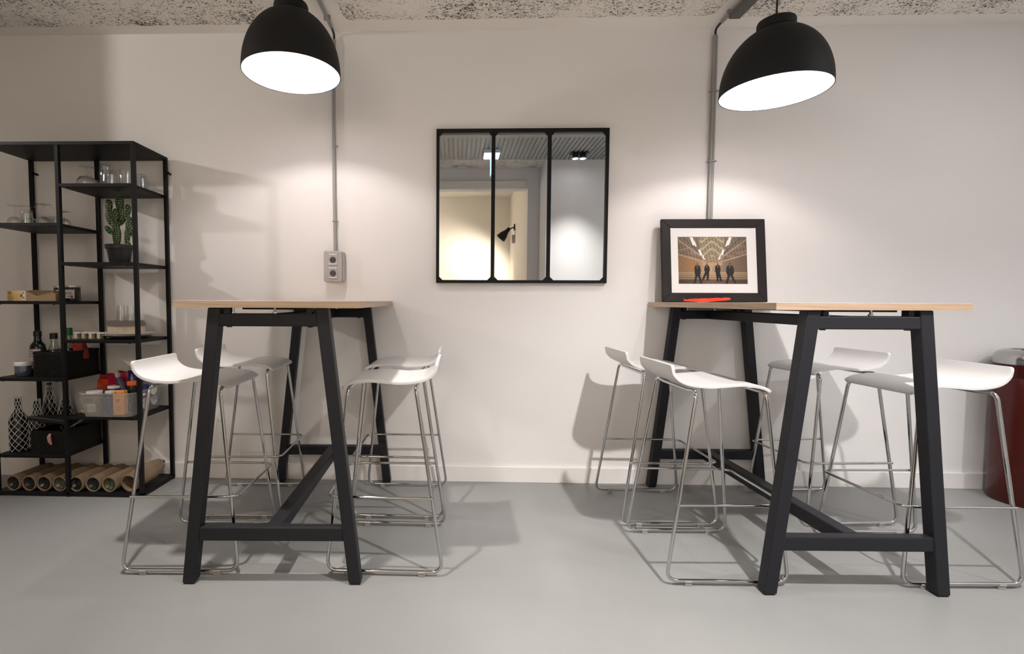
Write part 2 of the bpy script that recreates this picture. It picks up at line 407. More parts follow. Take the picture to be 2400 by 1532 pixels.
# ================================================================== SOCKET
t = thing('wall_socket', 'grey double wall socket with a surface box above left table', 'socket', (-.738, WY, 1.215))
bm = bm_(); prism(bm, rrect(-.058, 0, .060, .180, .014), lambda u, v, w_: Vector((u, -.001-w_*.038, v))); obj('back_box', bm, 'socket', t, bevel=.003)
bm = bm_(); prism(bm, rrect(-.060, -.002, .050, .182, .012), lambda u, v, w_: Vector((u, -.038-w_*.016, v))); obj('cover_plate', bm, 'socket', t, bevel=.006, seg=3)
for zc in (.132, .052):
    o = obj('outlet', cbox(bm_(), (-.004, -.055, zc), (.060, .006, .060)), 'socket', t, bevel=.002)
    bm = bm_(); lathe(bm, [(0, 0), (.0175, 0), (.0185, .0015), (.0185, .004), (0, .004)], 24, M=Matrix.Translation((-.003, -.057, zc-.003)) @ Matrix.Rotation(PI/2, 4, 'X')); obj('outlet_face', bm, 'sock_d', o)
    for dx in (-.007, .010):
        bm = bm_(); lathe(bm, [(0, 0), (.0026, 0), (.0026, .001), (0, .001)], 10, M=Matrix.Translation((dx-.003, -.0612, zc-.005)) @ Matrix.Rotation(PI/2, 4, 'X')); obj('pin_hole', bm, 'foot', o)
    bm = bm_(); lathe(bm, [(0, 0), (.0026, 0), (.002, .005), (0, .006)], 10, M=Matrix.Translation((-.003, -.061, zc+.008)) @ Matrix.Rotation(PI/2, 4, 'X')); obj('earth_pin', bm, 'steel', o)
    for dz in (.028, -.028):
        obj('light_bar', cbox(bm_(), (-.004, -.059, zc+dz), (.050, .004, .0045)), 'socket_w', o)
for sx in (-.048, .036):
    for sz in (.012, .168):
        bm = bm_(); lathe(bm, [(0, 0), (.0055, 0), (.0055, .002), (0, .0025)], 14, M=Matrix.Translation((sx, -.0535, sz)) @ Matrix.Rotation(PI/2, 4, 'X')); obj('screw', bm, 'socket', t)

# ================================================================== MIRROR
t = thing('wall_mirror', 'square black metal framed mirror of three panes on the wall', 'mirror', (.3765, WY, 1.211))
W2, H2 = .5055, .903; fy0, fy1 = -.028, -.0005
def bar(name, x0, x1, z0, z1, y0=fy0, y1=fy1): obj(name, box(bm_(), (x0, y0, z0), (x1, y1, z1)), 'black', t, bevel=.0015)
bar('frame_bar', -W2, W2, 0, .017); bar('frame_bar', -W2, W2, H2-.022, H2); bar('frame_bar', -W2, -W2+.018, .017, H2-.022); bar('frame_bar', W2-.018, W2, .017, H2-.022)
mull = (-.169, .160)
for mx_ in mull: bar('mullion', mx_-.011, mx_+.011, .017, H2-.022, fy0+.002)
edges = [-W2+.018, mull[0]-.011, mull[0]+.011, mull[1]-.011, mull[1]+.011, W2-.018]
for i in range(3):
    a, b = edges[2*i], edges[2*i+1]
    obj('mirror_pane', box(bm_(), (a-.004, -.016, .013), (b+.004, -.012, H2-.018)), 'mirror', t)
    for (xx, sx) in ((a, 1), (b, -1)):
        for (zz, sz) in ((.017, 1), (H2-.022, -1)):
            bm = bm_(); pts = [(xx, zz), (xx+sx*.020, zz), (xx, zz+sz*.020)]
            prism(bm, pts, lambda u, v, w_: Vector((u, fy0+.003+w_*.012, v))); obj('corner_plate', bm, 'black', t)

# ================================================================== PENDANT LAMPS
def pendant(label, x, y, z, tilt):
    t = thing('pendant_lamp', label, 'lamp', (x, y, z), 0, 'black dome pendants over the high tables')
    Rr, H = .2255, .294
    prof = [(Rr*math.sqrt(max(0, 1-(h/H)**2.15)), h) for h in [H*math.sin(PI/2*i/22) for i in range(23)]]
    prof = [(r, h) for r, h in prof if r > .076]+[(.074, H*.955)]
    lathe_in = [(r-.0032, h-.0012 if h > 0 else .0012) for r, h in prof]
    bm = bm_(); lathe(bm, [(Rr-.0034, .0022), (Rr-.0034, 0), (Rr, 0)]+prof[1:], 64)
    o = obj('shade', bm, 'shade_out', t, smooth=True)
    bm = bm_(); lathe(bm, lathe_in+[(0, H*.95-.001)], 64); obj('shade_lining', bm, 'shade_in', t, smooth=True)
    hz = H*.955
    bm = bm_(); lathe(bm, [(.070, hz-.006), (.078, hz+.002), (.0785, hz+.030), (.075, hz+.039), (.066, hz+.0435), (.010, hz+.046), (.010, hz+.058), (0, hz+.060)], 40); obj('cap', bm, 'shade_out', t, smooth=True)
    bm = bm_(); tube(bm, [(0, 0, hz+.05), (0, 0, HC-z-.012)], .0042, 8); obj('cable', bm, 'cable', t, smooth=True)
    bm = bm_(); lathe(bm, [(0, HC-z-.028), (.045, HC-z-.028), (.050, HC-z-.022), (.050, HC-z-.001), (0, HC-z-.001)], 28); obj('ceiling_rose', bm, 'shade_out', t, smooth=True)
    bm = bm_(); lathe(bm, [(0, .276), (.022, .276), (.022, .195), (.016, .180), (0, .180)], 20); obj('lamp_holder', bm, 'shade_in', t, smooth=True)
    rb = .030; bm = bm_(); lathe(bm, [(0, .115)]+[(rb*math.sin(PI*k/12), .145-rb*math.cos(PI*k/12)) for k in range(1, 11)]+[(.014, .181)], 20); obj('bulb', bm, 'bulb', t, smooth=True)
    return t
pendant('black dome pendant lamp hanging over the left high table', -.786, -.621, 2.163, 0)
pendant('black dome pendant lamp hanging over the right high table', 1.452, -.612, 2.065, 0)

# ================================================================== HIGH TABLES
def make_table(label, X, Y, rz):
    t = thing('high_table', label, 'table', (X, Y, 0), rz, 'high tables with A-frame legs')
    L, W, T = 1.165, .70, .026
    o = obj('tabletop', box(bm_(), (-W/2, 0, 1.074), (W/2, L, 1.10)), 'top', t, bevel=.001)
    obj('edge_strip', box(bm_(), (-W/2-.0006, -.0012, 1.0738), (W/2+.0006, 0, 1.0997)), 'woodL', o)
    for s in (-1, 1):
        a, b = sorted((s*W/2, s*(W/2+.0012))); obj('edge_strip', box(bm_(), (a, 0, 1.0738), (b, L, 1.0997)), 'woodS', o)
    lw = .048
    for (y0, y1) in ((.012, .060), (1.105, 1.153)):
        for s in (-1, 1):
            def px(z): return s*(.3475-.121*z/1.0735)
            bm = bm_(); lo = []; hi = []
            for z, lst in ((.006, lo), (1.0735, hi)):
                a = px(z); b = a-s*lw; x0, x1 = min(a, b), max(a, b)
                lst += [Vector((x0, y0, z)), Vector((x1, y0, z)), Vector((x1, y1, z)), Vector((x0, y1, z))]
            hexa(bm, lo, hi); lg = obj('leg', bm, 'anth', t, bevel=.004)
            bm = bm_(); a = px(0); b = a-s*lw; cbox(bm, ((a+b)/2, (y0+y1)/2, .0035), (lw-.010, lw-.010, .007)); obj('leg_foot', bm, 'foot', lg)
        xa = .2275-lw+.010
        obj('upper_rail', box(bm_(), (-xa, y0+.003, 1.003), (xa, y1-.003, 1.052)), 'anth', t, bevel=.005)
        xb = .3475-.121*.2/1.07-lw+.004
        obj('lower_rail', box(bm_(), (-xb, y0+.004, .171), (xb, y1-.004, .226)), 'anth', t, bevel=.005)
        for sx in (-.14, .02, .16):
            bm = bm_(); lathe(bm, [(0, 0), (.009, 0), (.009, .006), (0, .008)], 12, (sx, (y0+y1)/2, 1.052)); lathe(bm, [(0, 0), (.005, 0), (.005, .021), (0, .021)], 8, (sx, (y0+y1)/2, 1.053)); obj('bolt', bm, 'steel', t)
        for sx in (-.155, .155):
            bm = bm_(); lathe(bm, [(0, 0), (.010, 0), (.010, .004), (0, .004)], 12, (sx, (y0+y1)/2, .999)); obj('bolt_cap', bm, 'foot', t)
            obj('spacer', cbox(bm_(), (sx, (y0+y1)/2, 1.063), (.020, .03, .022)), 'foot', t)
    obj('upper_beam', box(bm_(), (-.028, .057, 1.003), (.028, 1.108, 1.050)), 'anth', t, bevel=.004)
    obj('lower_beam', box(bm_(), (-.028, .056, .171), (.028, 1.109, .226)), 'anth', t, bevel=.004)
    obj('mounting_plate', box(bm_(), (-.12, .075, 1.066), (.15, 1.09, 1.0735)), 'foot', t)
    return t
make_table('left high table with beech edge and dark A-frame legs beneath the wall socket', -.7147, -1.163, .0273)
make_table('right high table with beech edge and dark A-frame legs carrying the framed photo', 1.5051, -1.160, .0181)

# ================================================================== STOOLS
def make_stool():
    """local: +x front (towards the table), side to side = y"""
    t = thing('bar_stool', '', 'stool', (0, 0, 0), 0, 'white shell bar stools with chrome sled legs')
    a = .2343; s = .2208; z0 = .018; rt, st, zt = -.122, .1885, .757; ft, sf, zf = .153, .1747, .748
    rF, rT = .045, .03; r = .0072
    for sd in (-1, 1):
        # rear leg: from the rear cross tube down round the foot bend
        def seg(top, topmid, foot, footmid):
            return fillet([topmid, top, foot, footmid], [0, .032, .05, 0], 7)
        ymid = 0
        P = seg((rt, sd*st, zt), (rt, sd*(st-.07), .7490), (-a, sd*s, z0), (-a+.10, sd*s, z0))
        obj('leg', tube(bm_(), P, r, 12), 'chrome', t, smooth=True)
        P = seg((ft, sd*sf, zf), (ft, sd*(sf-.07), .7475), (a, sd*s, z0), (a-.10, sd*s, z0))
        obj('leg', tube(bm_(), P, r, 12), 'chrome', t, smooth=True)
        obj('floor_bar', tube(bm_(), [(-a+.10, sd*s, z0), (a-.10, sd*s, z0)], r, 12), 'chrome', t, smooth=True)
        for gx in (-a+.085, a-.085):
            bm = bm_(); box(bm, (gx-.014, sd*s-.0065, 0), (gx+.014, sd*s+.0065, z0-.003)); box(bm, (gx-.014, sd*s-.0095, z0-.005), (gx+.014, sd*s+.0095, z0+.002))
            obj('glide', bm, 'glide', t, bevel=.002)
    obj('seat_support', tube(bm_(), [(rt, -st+.07, .7490), (rt, st-.07, .7490)], r, 12), 'chrome', t, smooth=True)
    obj('seat_support', tube(bm_(), [(ft, -sf+.07, .7475), (ft, sf-.07, .7475)], r, 12), 'chrome', t, smooth=True)
    # U-shaped footrest
    zr = .316; tt = (zr-z0)/(zf-z0); xr = -a+(rt+a)*(zr-z0)/(zt-z0); yr = s+(st-s)*(zr-z0)/(zt-z0); yf = s+(sf-s)*tt
    P = fillet([(xr-.006, -yr-.010, zr), (.180, -yf-.010, zr), (.232, -yf+.004, zr), (.232, yf-.004, zr), (.180, yf+.010, zr), (xr-.006, yr+.010, zr)], .028, 6)
    obj('footrest', tube(bm_(), P, .0055, 10), 'chrome', t, smooth=True)
    # seat shell: profile (x, z) of the top face, rear lip to front edge
    prof = [(-.200, .854), (-.1985, .836), (-.1940, .818), (-.184, .802), (-.168, .790), (-.147, .7815), (-.121, .776), (-.090, .7725), (-.055, .7705), (-.01, .774), (.035, .778), (.075, .780), (.110, .779), (.138, .775), (.160, .768), (.176, .759), (.186, .750)]
    pts = [Vector((x, 0, z)) for x, z in prof]
    # resample densely near the ends for the rounded corners
    L = [0]
    for p, q in zip(pts, pts[1:]): L.append(L[-1]+(q-p).length)
    tot = L[-1]
    def at(d):
        d = min(max(d, 0), tot)
        for i in range(len(L)-1):
            if d <= L[i+1]: k = (d-L[i])/(L[i+1]-L[i]); return pts[i].lerp(pts[i+1], k)
        return pts[-1]
    ds = [0, .001, .004, .009, .016]+[.016+(tot-.032)*i/24 for i in range(1, 24)]+[tot-.016, tot-.009, tot-.004, tot-.001, tot]
    bm = bm_(); rows = []; nl = 13; rc = .011
    for d in ds:
        p = at(d); base = .165+.007*math.sin(PI*d/tot)
        e = min(d, tot-d); hw = base if e >= rc else base-rc+math.sqrt(max(0, rc*rc-(rc-e)**2))
        row = []
        for i in range(nl):
            u = -1+2*i/(nl-1); u = math.sin(u*PI/2)*.35+u*.65
            dz = .004*(u*u) if .1 < d/tot < .75 else 0
            row.append(bm.verts.new((p.x, hw*u, p.z+dz-.0)))
        rows.append(row)
    for A, B in zip(rows, rows[1:]):
        for i in range(nl-1): bm.faces.new((A[i], A[i+1], B[i+1], B[i]))
    o = obj('seat', bm, 'white', t, smooth=True)
    o.data.polygons.foreach_set('use_smooth', [True]*len(o.data.polygons))
    nz = sum(p.normal.z for p in o.data.polygons)
    so = o.modifiers.new('thick', 'SOLIDIFY'); so.thickness = .0125; so.offset = -1 if nz > 0 else 1
    be = o.modifiers.new('bevel', 'BEVEL'); be.width = .003; be.segments = 3; be.limit_method = 'ANGLE'; be.angle_limit = 1.0
    return t
stools = [  # centre of the base (from the fitted poses), rotation, label
    (-1.254, -.873, .029, 0, 'white bar stool nearest the shelf, left of the left table, in front'),
    (-1.264, -.357, .032, 0, 'white bar stool against the wall between shelf and left table'),
    (-.147, -.846, 3.138, 1, 'white bar stool on the right side of left table, nearest the viewer'),
    (-.154, -.324, 3.133, 1, 'white bar stool on the right side of left table, close to the wall'),
    (.910, -.872, .012, 0, 'white bar stool on the left side of right table, nearest the viewer'),
    (.900, -.365, .017, 0, 'white bar stool on the left side of right table, close to the wall'),
    (2.090, -.852, 3.167, 1, 'white bar stool on the right side of right table, in front of red bin'),
    (2.067, -.317, 3.218, 1, 'white bar stool on the right side of right table, close to the wall'),
]
st0 = make_stool()
for i, (x, y, r, fl, lab) in enumerate(stools):
    x += .1395*math.cos(r); y += .1395*math.sin(r)
    if i == 0: st0.location = (x, y, 0); st0.rotation_euler = (0, 0, r); st0['label'] = lab
    else: copy_tree(st0, lab, (x, y, 0), r)

# ================================================================== SHELF UNIT
SX0, SX1, SXM = -2.590, -1.745, -2.174
Y0s, Y1s = -.010, -.330; ps = .020; SH = 1.955
t = thing('shelf_unit', 'tall open black metal shelf unit with staggered shelves at left', 'shelf', (0, 0, 0))
def sbx(name, a, b, p=t, **k): return obj(name, box(bm_(), a, b), 'black', p, bevel=.0012)
for xp in (SX0, SXM-ps/2, SX1-ps):
    for yp in (Y1s, Y0s-ps): sbx('post', (xp, yp, .012), (xp+ps, yp+ps, SH-.018))
sbx('top_panel', (SX0, Y1s, SH-.018), (SX1, Y0s, SH))
sbx('bottom_panel', (SX0, Y1s, .008), (SX1, Y0s, .026))
def shelf_(x0, x1, z):
    o = sbx('shelf_board', (x0, Y1s+.001, z-.018), (x1, Y0s-.001, z))
    for xx in (x0+.03, x1-.05): 
        bm = bm_(); lathe(bm, [(0, 0), (.006, 0), (.006, .003), (0, .003)], 8, (xx+.01, Y1s+.012, z-.0212)); obj('screw', bm, 'black', o)
ZR = (1.731, 1.307, .881, .455); ZL = (1.520, 1.094, .667, .236)
for z in ZR: shelf_(SXM+ps/2, SX1-ps, z)
for z in ZL: shelf_(SX0+ps, SXM-ps/2, z)
for xp in (SX0+.01, SX1-.01):
    bm = bm_(); box(bm, (xp+.006, Y0s-.013, 1.855), (xp+.022, Y0s-.005, 1.868)); box(bm, (xp+.010, Y0s-.013, 1.856), (xp+.018, WY, 1.867)); obj('wall_bracket', bm, 'black', t)
for xp in (SX0+.01, SXM, SX1-.01):
    for yp in (Y1s+.01, Y0s-.01): bm = bm_(); lathe(bm, [(0, 0), (.011, 0), (.011, .009), (0, .009)], 12, (xp, yp, 0)); obj('foot', bm, 'black', t)

# ---- glassware
def cup(label, x, y, z, prof, m='glass', name='tumbler', cat='glass', group=None, n=24):
    bm = bm_(); lathe(bm, prof, n); o = obj(name, bm, m, smooth=True, loc=(x, y, z)); return tag(o, label, cat, group)
def tumb_prof(r0, r1, h):      # upside down: rim at z 0 (r0), thick base on top (r1)
    return [(r0, 0), (r0*.985, h*.25), (r1*1.02, h*.75), (r1, h*.97), (r1*.94, h), (0, h), (0, h-.010), (r1*.86, h-.011), (r1*.9, h*.7), (r0*.93, h*.2), (r0*.95, 0), (r0, 0)]
zt = ZR[0]
def gob(rb, hb, hs, rf):       # upside down wine glass: bowl rim down, foot up
    return [(rb*.86, 0), (rb, hb*.35), (rb*.96, hb*.6), (rb*.7, hb*.86), (.006, hb), (.0035, hb+.012), (.0035, hb+hs-.01), (.008, hb+hs-.004), (rf, hb+hs), (rf, hb+hs+.002), (0, hb+hs+.003), (0, hb-.004), (rb*.66, hb*.82), (rb*.92, hb*.55), (rb*.95, hb*.35), (rb*.82, 0), (rb*.86, 0)]
cup('short stemmed cut glass goblet upside down at the left of the top shelf', -2.105, -.20, zt, gob(.050, .072, .048, .036), name='goblet', group='glasses on the top shelf')
cup('small upturned glass behind the cut goblet on the top shelf', -2.118, -.09, zt, tumb_prof(.033, .028, .078), group='glasses on the top shelf')
gl = [(-2.060, -.10, .037, .034, .092, 'lower tumbler of the tall stack at the back of the top shelf'), (-1.957, -.22, .041, .037, .092, 'tumbler in front of the tall stack on the top shelf'),
      (-1.884, -.19, .036, .033, .104, 'tall upturned tumbler left of the front right shelf post'), (-1.858, -.10, .031, .027, .088, 'small tumbler seen just right of the front right shelf post'), (-1.822, -.15, .037, .030, .088, 'rightmost upturned tumbler on the top shelf')]
for x, y, a, b, h, lab in gl: cup(lab, x, y, zt, tumb_prof(a, b, h), group='glasses on the top shelf')
cup('upper tumbler stacked on another at the back of the top shelf', -2.060, -.10, zt+.0925, tumb_prof(.036, .033, .075), group='glasses on the top shelf')
zt = ZL[0]
for x, y, rb, hb, hs, lab in [(-2.530, -.20, .037, .055, .060, 'leftmost upturned wine glass on the left upper shelf'), (-2.468, -.17, .038, .055, .062, 'second upturned wine glass from the left, on left upper shelf'),
                              (-2.360, -.20, .036, .055, .066, 'upturned wine glass left of the middle front post'), (-2.245, -.20, .032, .045, .036, 'short upturned wine glass right of the middle front post')]:
    cup(lab, x, y, zt, gob(rb, hb, hs, .037), name='wine_glass', group='glasses on the left upper shelf')
for x, y, a, b, h, lab in [(-2.418, -.25, .030, .026, .080, 'tumbler between the wine glasses on the left upper shelf'), (-2.385, -.14, .032, .028, .062, 'low tumbler behind the wine glasses on left upper shelf'), (-2.310, -.16, .034, .030, .058, 'low tumbler beside the middle post on left upper shelf')]:
    cup(lab, x, y, zt, tumb_prof(a, b, h), group='glasses on the left upper shelf')
# ---- cactus
t = thing('potted_cactus', 'potted prickly cactus in a black pot on the right shelf', 'plant', (-1.947, -.17, ZR[1]))
bm = bm_(); lathe(bm, [(0, 0), (.050, 0), (.051, .003), (.064, .085), (.071, .086), (.073, .108), (.069, .110), (.064, .100), (.060, .095), (0, .095)], 32); obj('pot', bm, 'pot', t, smooth=True)
bm = bm_(); lathe(bm, [(.0, .098), (.062, .0975), (.062, .0955), (0, .0955)], 24); obj('soil', bm, 'soil', t)
def pad(cx_, cz, w_, h_, tilt, yy=0, th=.016):
    Mx = Matrix.Translation((cx_, yy, cz)) @ Matrix.Rotation(tilt, 4, 'Y')
    bm = bm_(); bmesh.ops.create_uvsphere(bm, u_segments=22, v_segments=14, radius=1)
    for v in bm.verts:
        z = v.co.z; k = 1+.22*z
        v.co = Vector((v.co.x*w_/2*k, v.co.y*th/1.0*k, z*h_/2))
    bm.transform(Mx); o = obj('cactus_pad', bm, 'cactus', t, smooth=True)
    sp = bm_(); nz = max(4, int(h_/.0125))
    for j in range(nz):
        zz = -.85+1.75*j/(nz-1); rad = math.sqrt(max(0, 1-zz*zz))*(1+.22*zz)
        nx = max(2, int(w_*rad/.0115))
        for i in range(nx):
            uu = (-1+2*(i+.5*(1+(j % 2)*.6))/nx)
            if abs(uu) > .95: continue
            p = Mx @ Vector((uu*rad*w_/2, -th*rad*math.sqrt(1-uu*uu)-.0005, zz*h_/2)); cbox(sp, p, (.0028, .0026, .0038))
    obj('spines', sp, 'spine', o)['kind'] = 'stuff'
for a in [(-.014, .155, .048, .130, .02, 0), (.046, .150, .030, .125, .06, 0), (-.022, .222, .048, .12, -.06, .006), (-.052, .265, .044, .095, -.15, 0), (-.052, .330, .040, .080, -.05, -.004), (.022, .275, .046, .110, .25, .004), (.008, .345, .046, .095, .02, 0),
          (-.050, .192, .030, .062, -.7, -.012), (.060, .225, .036, .100, .12, -.003), (.052, .300, .036, .085, .1, 0), (.076, .18, .028, .045, .6, 0), (-.012, .268, .038, .10, .06, -.010), (.052, .105, .026, .05, 0, 0)]:
    pad(*a[:5], yy=a[5])

# ---- left shelf: tea box and jars
z = ZL[1]
t = thing('tea_box', 'torn open kraft carton with a printed yellow front on left shelf', 'box', (-2.39, -.245, z))
Mb = Matrix.Rotation(.0, 4, 'Z')
def teaprint(u, v):
    c = lin(226, 190, 130) if u < .83 else lin(215, 205, 190)
    if v > .5 and u < .3: c = lin(205, 178, 100)
    if .03 < u < .22 and (.14 < v < .2 or .26 < v < .32): c = lin(90, 80, 70)
    if .05 < u < .70 and any(abs(v-k) < .02 for k in (.34, .44, .56, .66, .8)) and math.sin(u*70) > -.3: c = lin(160, 125, 85)
    if .70 < u < .80 and .35 < v < .65: c = lin(70, 72, 84)
    if .78 < u < .92 and abs(v-(.62+(u-.78)*1.0)) < .05: c = lin(80, 78, 88)
    if .83 < u < .88 and .12 < v < .34: c = lin(95, 85, 85)
    return c
bm = bm_(); prism(bm, [(-.135, 0), (.140, 0), (.143, .040), (.125, .050), (.10, .046), (.06, .034), (.03, .030), (.0, .045), (-.03, .056), (-.135, .058)], lambda u, v, w_: Vector((u, -.03+w_*.09, v))); obj('carton', bm, 'kraft', t)
painted('printed_panel', .106, .056, 60, 30, teaprint, MT['lprint'], t, Matrix.Translation((-.081, -.0306, .029)))
bm = bm_(); vs = []
for i in range(9):
    u = i/8; vs.append((bm.verts.new((-.03+.15*u, -.0315, .056-.018*math.sin(PI*u)+R_.uniform(-.003, .003)-.008*u)), bm.verts.new((-.02+.145*u, .02, .062-.006*u+R_.uniform(-.002, .002)))))
for a, b in zip(vs, vs[1:]): bm.faces.new((a[0], b[0], b[1], a[1]))
bmesh.ops.solidify(bm, geom=bm.faces[:], thickness=.0012); obj('torn_flap', bm, 'kraft', t)
def labelfn(seed, dark=(95, 85, 88), bg=(196, 184, 180), rows=(.3, .45, .6, .78), blob=None):
    rr = random.Random(seed); ph = [rr.random()*9 for _ in rows]
    def fn(u, v):
        for k, p in zip(rows, ph):
            if abs(v-k) < .035 and .12 < u < .88 and math.sin(u*60+p)+math.sin(u*37+p) > -.4: return lin(*dark)
        if blob and (u-blob[0])**2+(v-blob[1])**2 < blob[2]**2: return lin(90, 70, 72)
        return lin(*bg)
    return fn
def curved_label(name, r, z0, z1, a0, a1, fn, parent, nx=30, ny=18):
    me_v = []; 
    for j in range(ny+1):
        for i in range(nx+1):
            a = a0+(a1-a0)*i/nx; me_v.append((r*math.sin(a), -r*math.cos(a), z1+(z0-z1)*j/ny))
    faces = [(j*(nx+1)+i, (j+1)*(nx+1)+i, (j+1)*(nx+1)+i+1, j*(nx+1)+i+1) for j in range(ny) for i in range(nx)]
    me = bpy.data.meshes.new(name); me.from_pydata(me_v, [], faces); ca = me.color_attributes.new('print', 'FLOAT_COLOR', 'CORNER')
    cols = np.ones((ny*nx, 4), np.float32); k = 0
    for j in range(ny):
        for i in range(nx): cols[k, :3] = fn((i+.5)/nx, (j+.5)/ny); k += 1
    ca.data.foreach_set('color', np.repeat(cols, 4, axis=0).ravel()); me.materials.append(MT['lprint'])
    o = bpy.data.objects.new(name, me); COL.objects.link(o); o.parent = parent; return o
def jar(label, x, y, z, r, h, lid='tin', fill='jam', lidh=.010, rot=0, seed=1, lab=True, name='jar', group=None):
    t = thing(name, label, 'jar', (x, y, z), rot, group)
    bm = bm_(); lathe(bm, [(0, 0), (r*.93, 0), (r, .004), (r, h*.80), (r*.96, h*.86), (r*.96, h-lidh), (0, h-lidh)], 32); obj('jar_body', bm, fill, t, smooth=True)
    bm = bm_(); lathe(bm, [(r*1.0, h-lidh), (r*1.03, h-lidh), (r*1.03, h-.001), (r*.98, h), (0, h), ], 32); obj('lid', bm, lid, t, smooth=True)
    if lab: curved_label('label', r+.0006, h*.18, h*.72, -.65, .75, labelfn(seed, blob=(.8, .8, .13)), t)
    return t
jar('dark preserve jar with tin lid half hidden by the middle shelf post', -2.283, -.200, z, .029, .086, seed=3, rot=.6, group='preserve jars on the left shelf')
jar('dark preserve jar with white label right of the middle shelf post', -2.198, -.225, z, .045, .088, seed=5, rot=.25, group='preserve jars on the left shelf')

# ---- right shelf: pots, plates, napkins, tall glasses
z = ZR[2]
for i, (x, y) in enumerate([(-2.140, -.26), (-2.098, -.26), (-2.055, -.26), (-2.012, -.255), (-2.130, -.20), (-2.084, -.195)]):
    labs = ['leftmost small striped glass pot in the front row by the plates', 'second small glass pot from the left in the front row', 'third small glass pot from the left in the front row', 'small glass pot of the front row, next to the plates', 'small glass pot behind the leftmost front pot', 'small glass pot behind the second front pot']
    t = thing('glass_pot', labs[i], 'pot', (x, y, z), 0, 'small glass pots beside the plates')
    bm = bm_(); lathe(bm, [(0, 0), (.0185, 0), (.0195, .003), (.0195, .031), (0, .031)], 20); obj('pot_body', bm, 'spice', t, smooth=True)
    bm = bm_(); lathe(bm, [(.0200, .031), (.0205, .033), (.0205, .037), (.019, .038), (0, .038)], 20); obj('lid', bm, 'china', t, smooth=True)
    curved_label('label', .0199, .004, .030, -.45, .45, lambda u, v: lin(208, 196, 184), t, 6, 2)
for i, (x, y, rr, lab) in enumerate([(-1.972, -.20, .026, 'little white bowl left of the plate stack'), (-1.975, -.12, .026, 'little white bowl behind, left of the plate stack')]):
    bm = bm_(); lathe(bm, [(0, 0), (rr*.6, 0), (rr*.95, .020), (rr, .038), (rr*.93, .038), (rr*.85, .020), (rr*.5, .004), (0, .004)], 24); tag(obj('small_bowl', bm, 'china', smooth=True, loc=(x-.045, y+.03, z)), lab, 'bowl', 'small white bowls')
def plate(label, zz, rr, m, x=-1.91, y=-.165, dx=0):
    bm = bm_(); lathe(bm, [(0, 0), (rr*.55, 0), (rr*.6, .002), (rr*.97, .011), (rr, .013), (rr*.97, .0145), (rr*.6, .0065), (0, .0055)], 48); tag(obj('plate', bm, m, smooth=True, loc=(x+dx, y, zz)), label, 'plate', 'plates on the right shelf')
plate('grey plate under the white plates, bottom of the stack', z+.0005, .118, 'greychina')
plate('lower of the two white plates on the right shelf', z+.0095, .138, 'china')
plate('upper of the two white plates, under the napkin stack', z+.0175, .137, 'china', dx=.002)
zz = z+.0245
t = thing('napkin_stack', 'stack of cream and grey embossed paper coasters on the white plates', 'stack', (-1.925, -.165, zz))
for k in range(9):
    bm = bm_(); n = 44; w_ = .100-.002*(k % 2)+R_.uniform(-.001, .001); 
    pts = [((w_+.0016*math.cos(12*a*2))*math.cos(a), (w_*.86+.0016*math.cos(24*a))*math.sin(a)) for a in [2*PI*i/n for i in range(n)]]
    prism(bm, pts, lambda u, v, q, k=k: Vector((u, v, k*.0052+q*.0047))); obj('coaster', bm, 'cream', t)
for k in range(6):
    bm = bm_(); w_ = .106-.0008*k; sh_ = -.001*k; pts = [((w_)*math.cos(a)+sh_, w_*.86*math.sin(a)) for a in [2*PI*i/40 for i in range(40)]]
    prism(bm, pts, lambda u, v, q, k=k: Vector((u, v, .0470+k*.0048+q*.0043))); obj('grey_coaster', bm, 'greyp', t)
for x, y, h, lab in ((-1.952, -.165, .092, 'left of two tall clear glasses standing on the coaster stack'), (-1.898, -.16, .088, 'right of two tall clear glasses standing on the coaster stack')):
    cup(lab, x, y, zz+.0755, [(.026, 0), (.0185, h), (.0155, h), (0, h), (0, h-.006), (.0155, h-.006), (.0235, 0), (.026, 0)], name='tall_glass', group='tall glasses on the coasters')

# ---- left shelf: oil bottles, candle jar, wicker box
z = ZL[2]
t = thing('candle_jar', 'squat glass jar with white lid and blue filling on left shelf', 'jar', (-2.470, -.25, z))
bm = bm_(); lathe(bm, [(0, 0), (.030, 0), (.039, .012), (.042, .035), (.041, .068), (0, .068)], 30); obj('jar_body', bm, 'bluewax', t, smooth=True)
bm = bm_(); lathe(bm, [(.0425, .060), (.0435, .062), (.0435, .079), (.041, .082), (0, .083)], 30); obj('lid', bm, 'capw', t, smooth=True)
bm = bm_(); lathe(bm, [(0, -.0), (.031, 0), (.041, .012), (.044, .035), (.043, .061), (.0422, .061), (.042, .035), (.040, .013), (.030, .001)], 30); obj('glass_wall', bm, 'glass', t, smooth=True)
def bottle(name, label, x, y, z, prof, m, cap, capr, capz, caph, group=None, rz=0):
    t = thing(name, label, 'bottle', (x, y, z), rz, group)
    bm = bm_(); lathe(bm, prof, 28); obj('bottle_body', bm, m, t, smooth=True)
    if cap:
        bm = bm_(); lathe(bm, [(0, capz), (capr, capz), (capr, capz+caph-.002), (capr-.002, capz+caph), (0, capz+caph)], 24); obj('cap', bm, cap, t, smooth=True)
    return t
ob = bottle('oil_bottle', 'dark olive oil bottle with a white label beside the wicker box', -2.438, -.185, z, [(0, 0), (.037, 0), (.040, .004), (.040, .150), (.036, .172), (.022, .190), (.018, .200), (.017, .235), (0, .235)], 'darkglass', 'pot', .020, .222, .030)
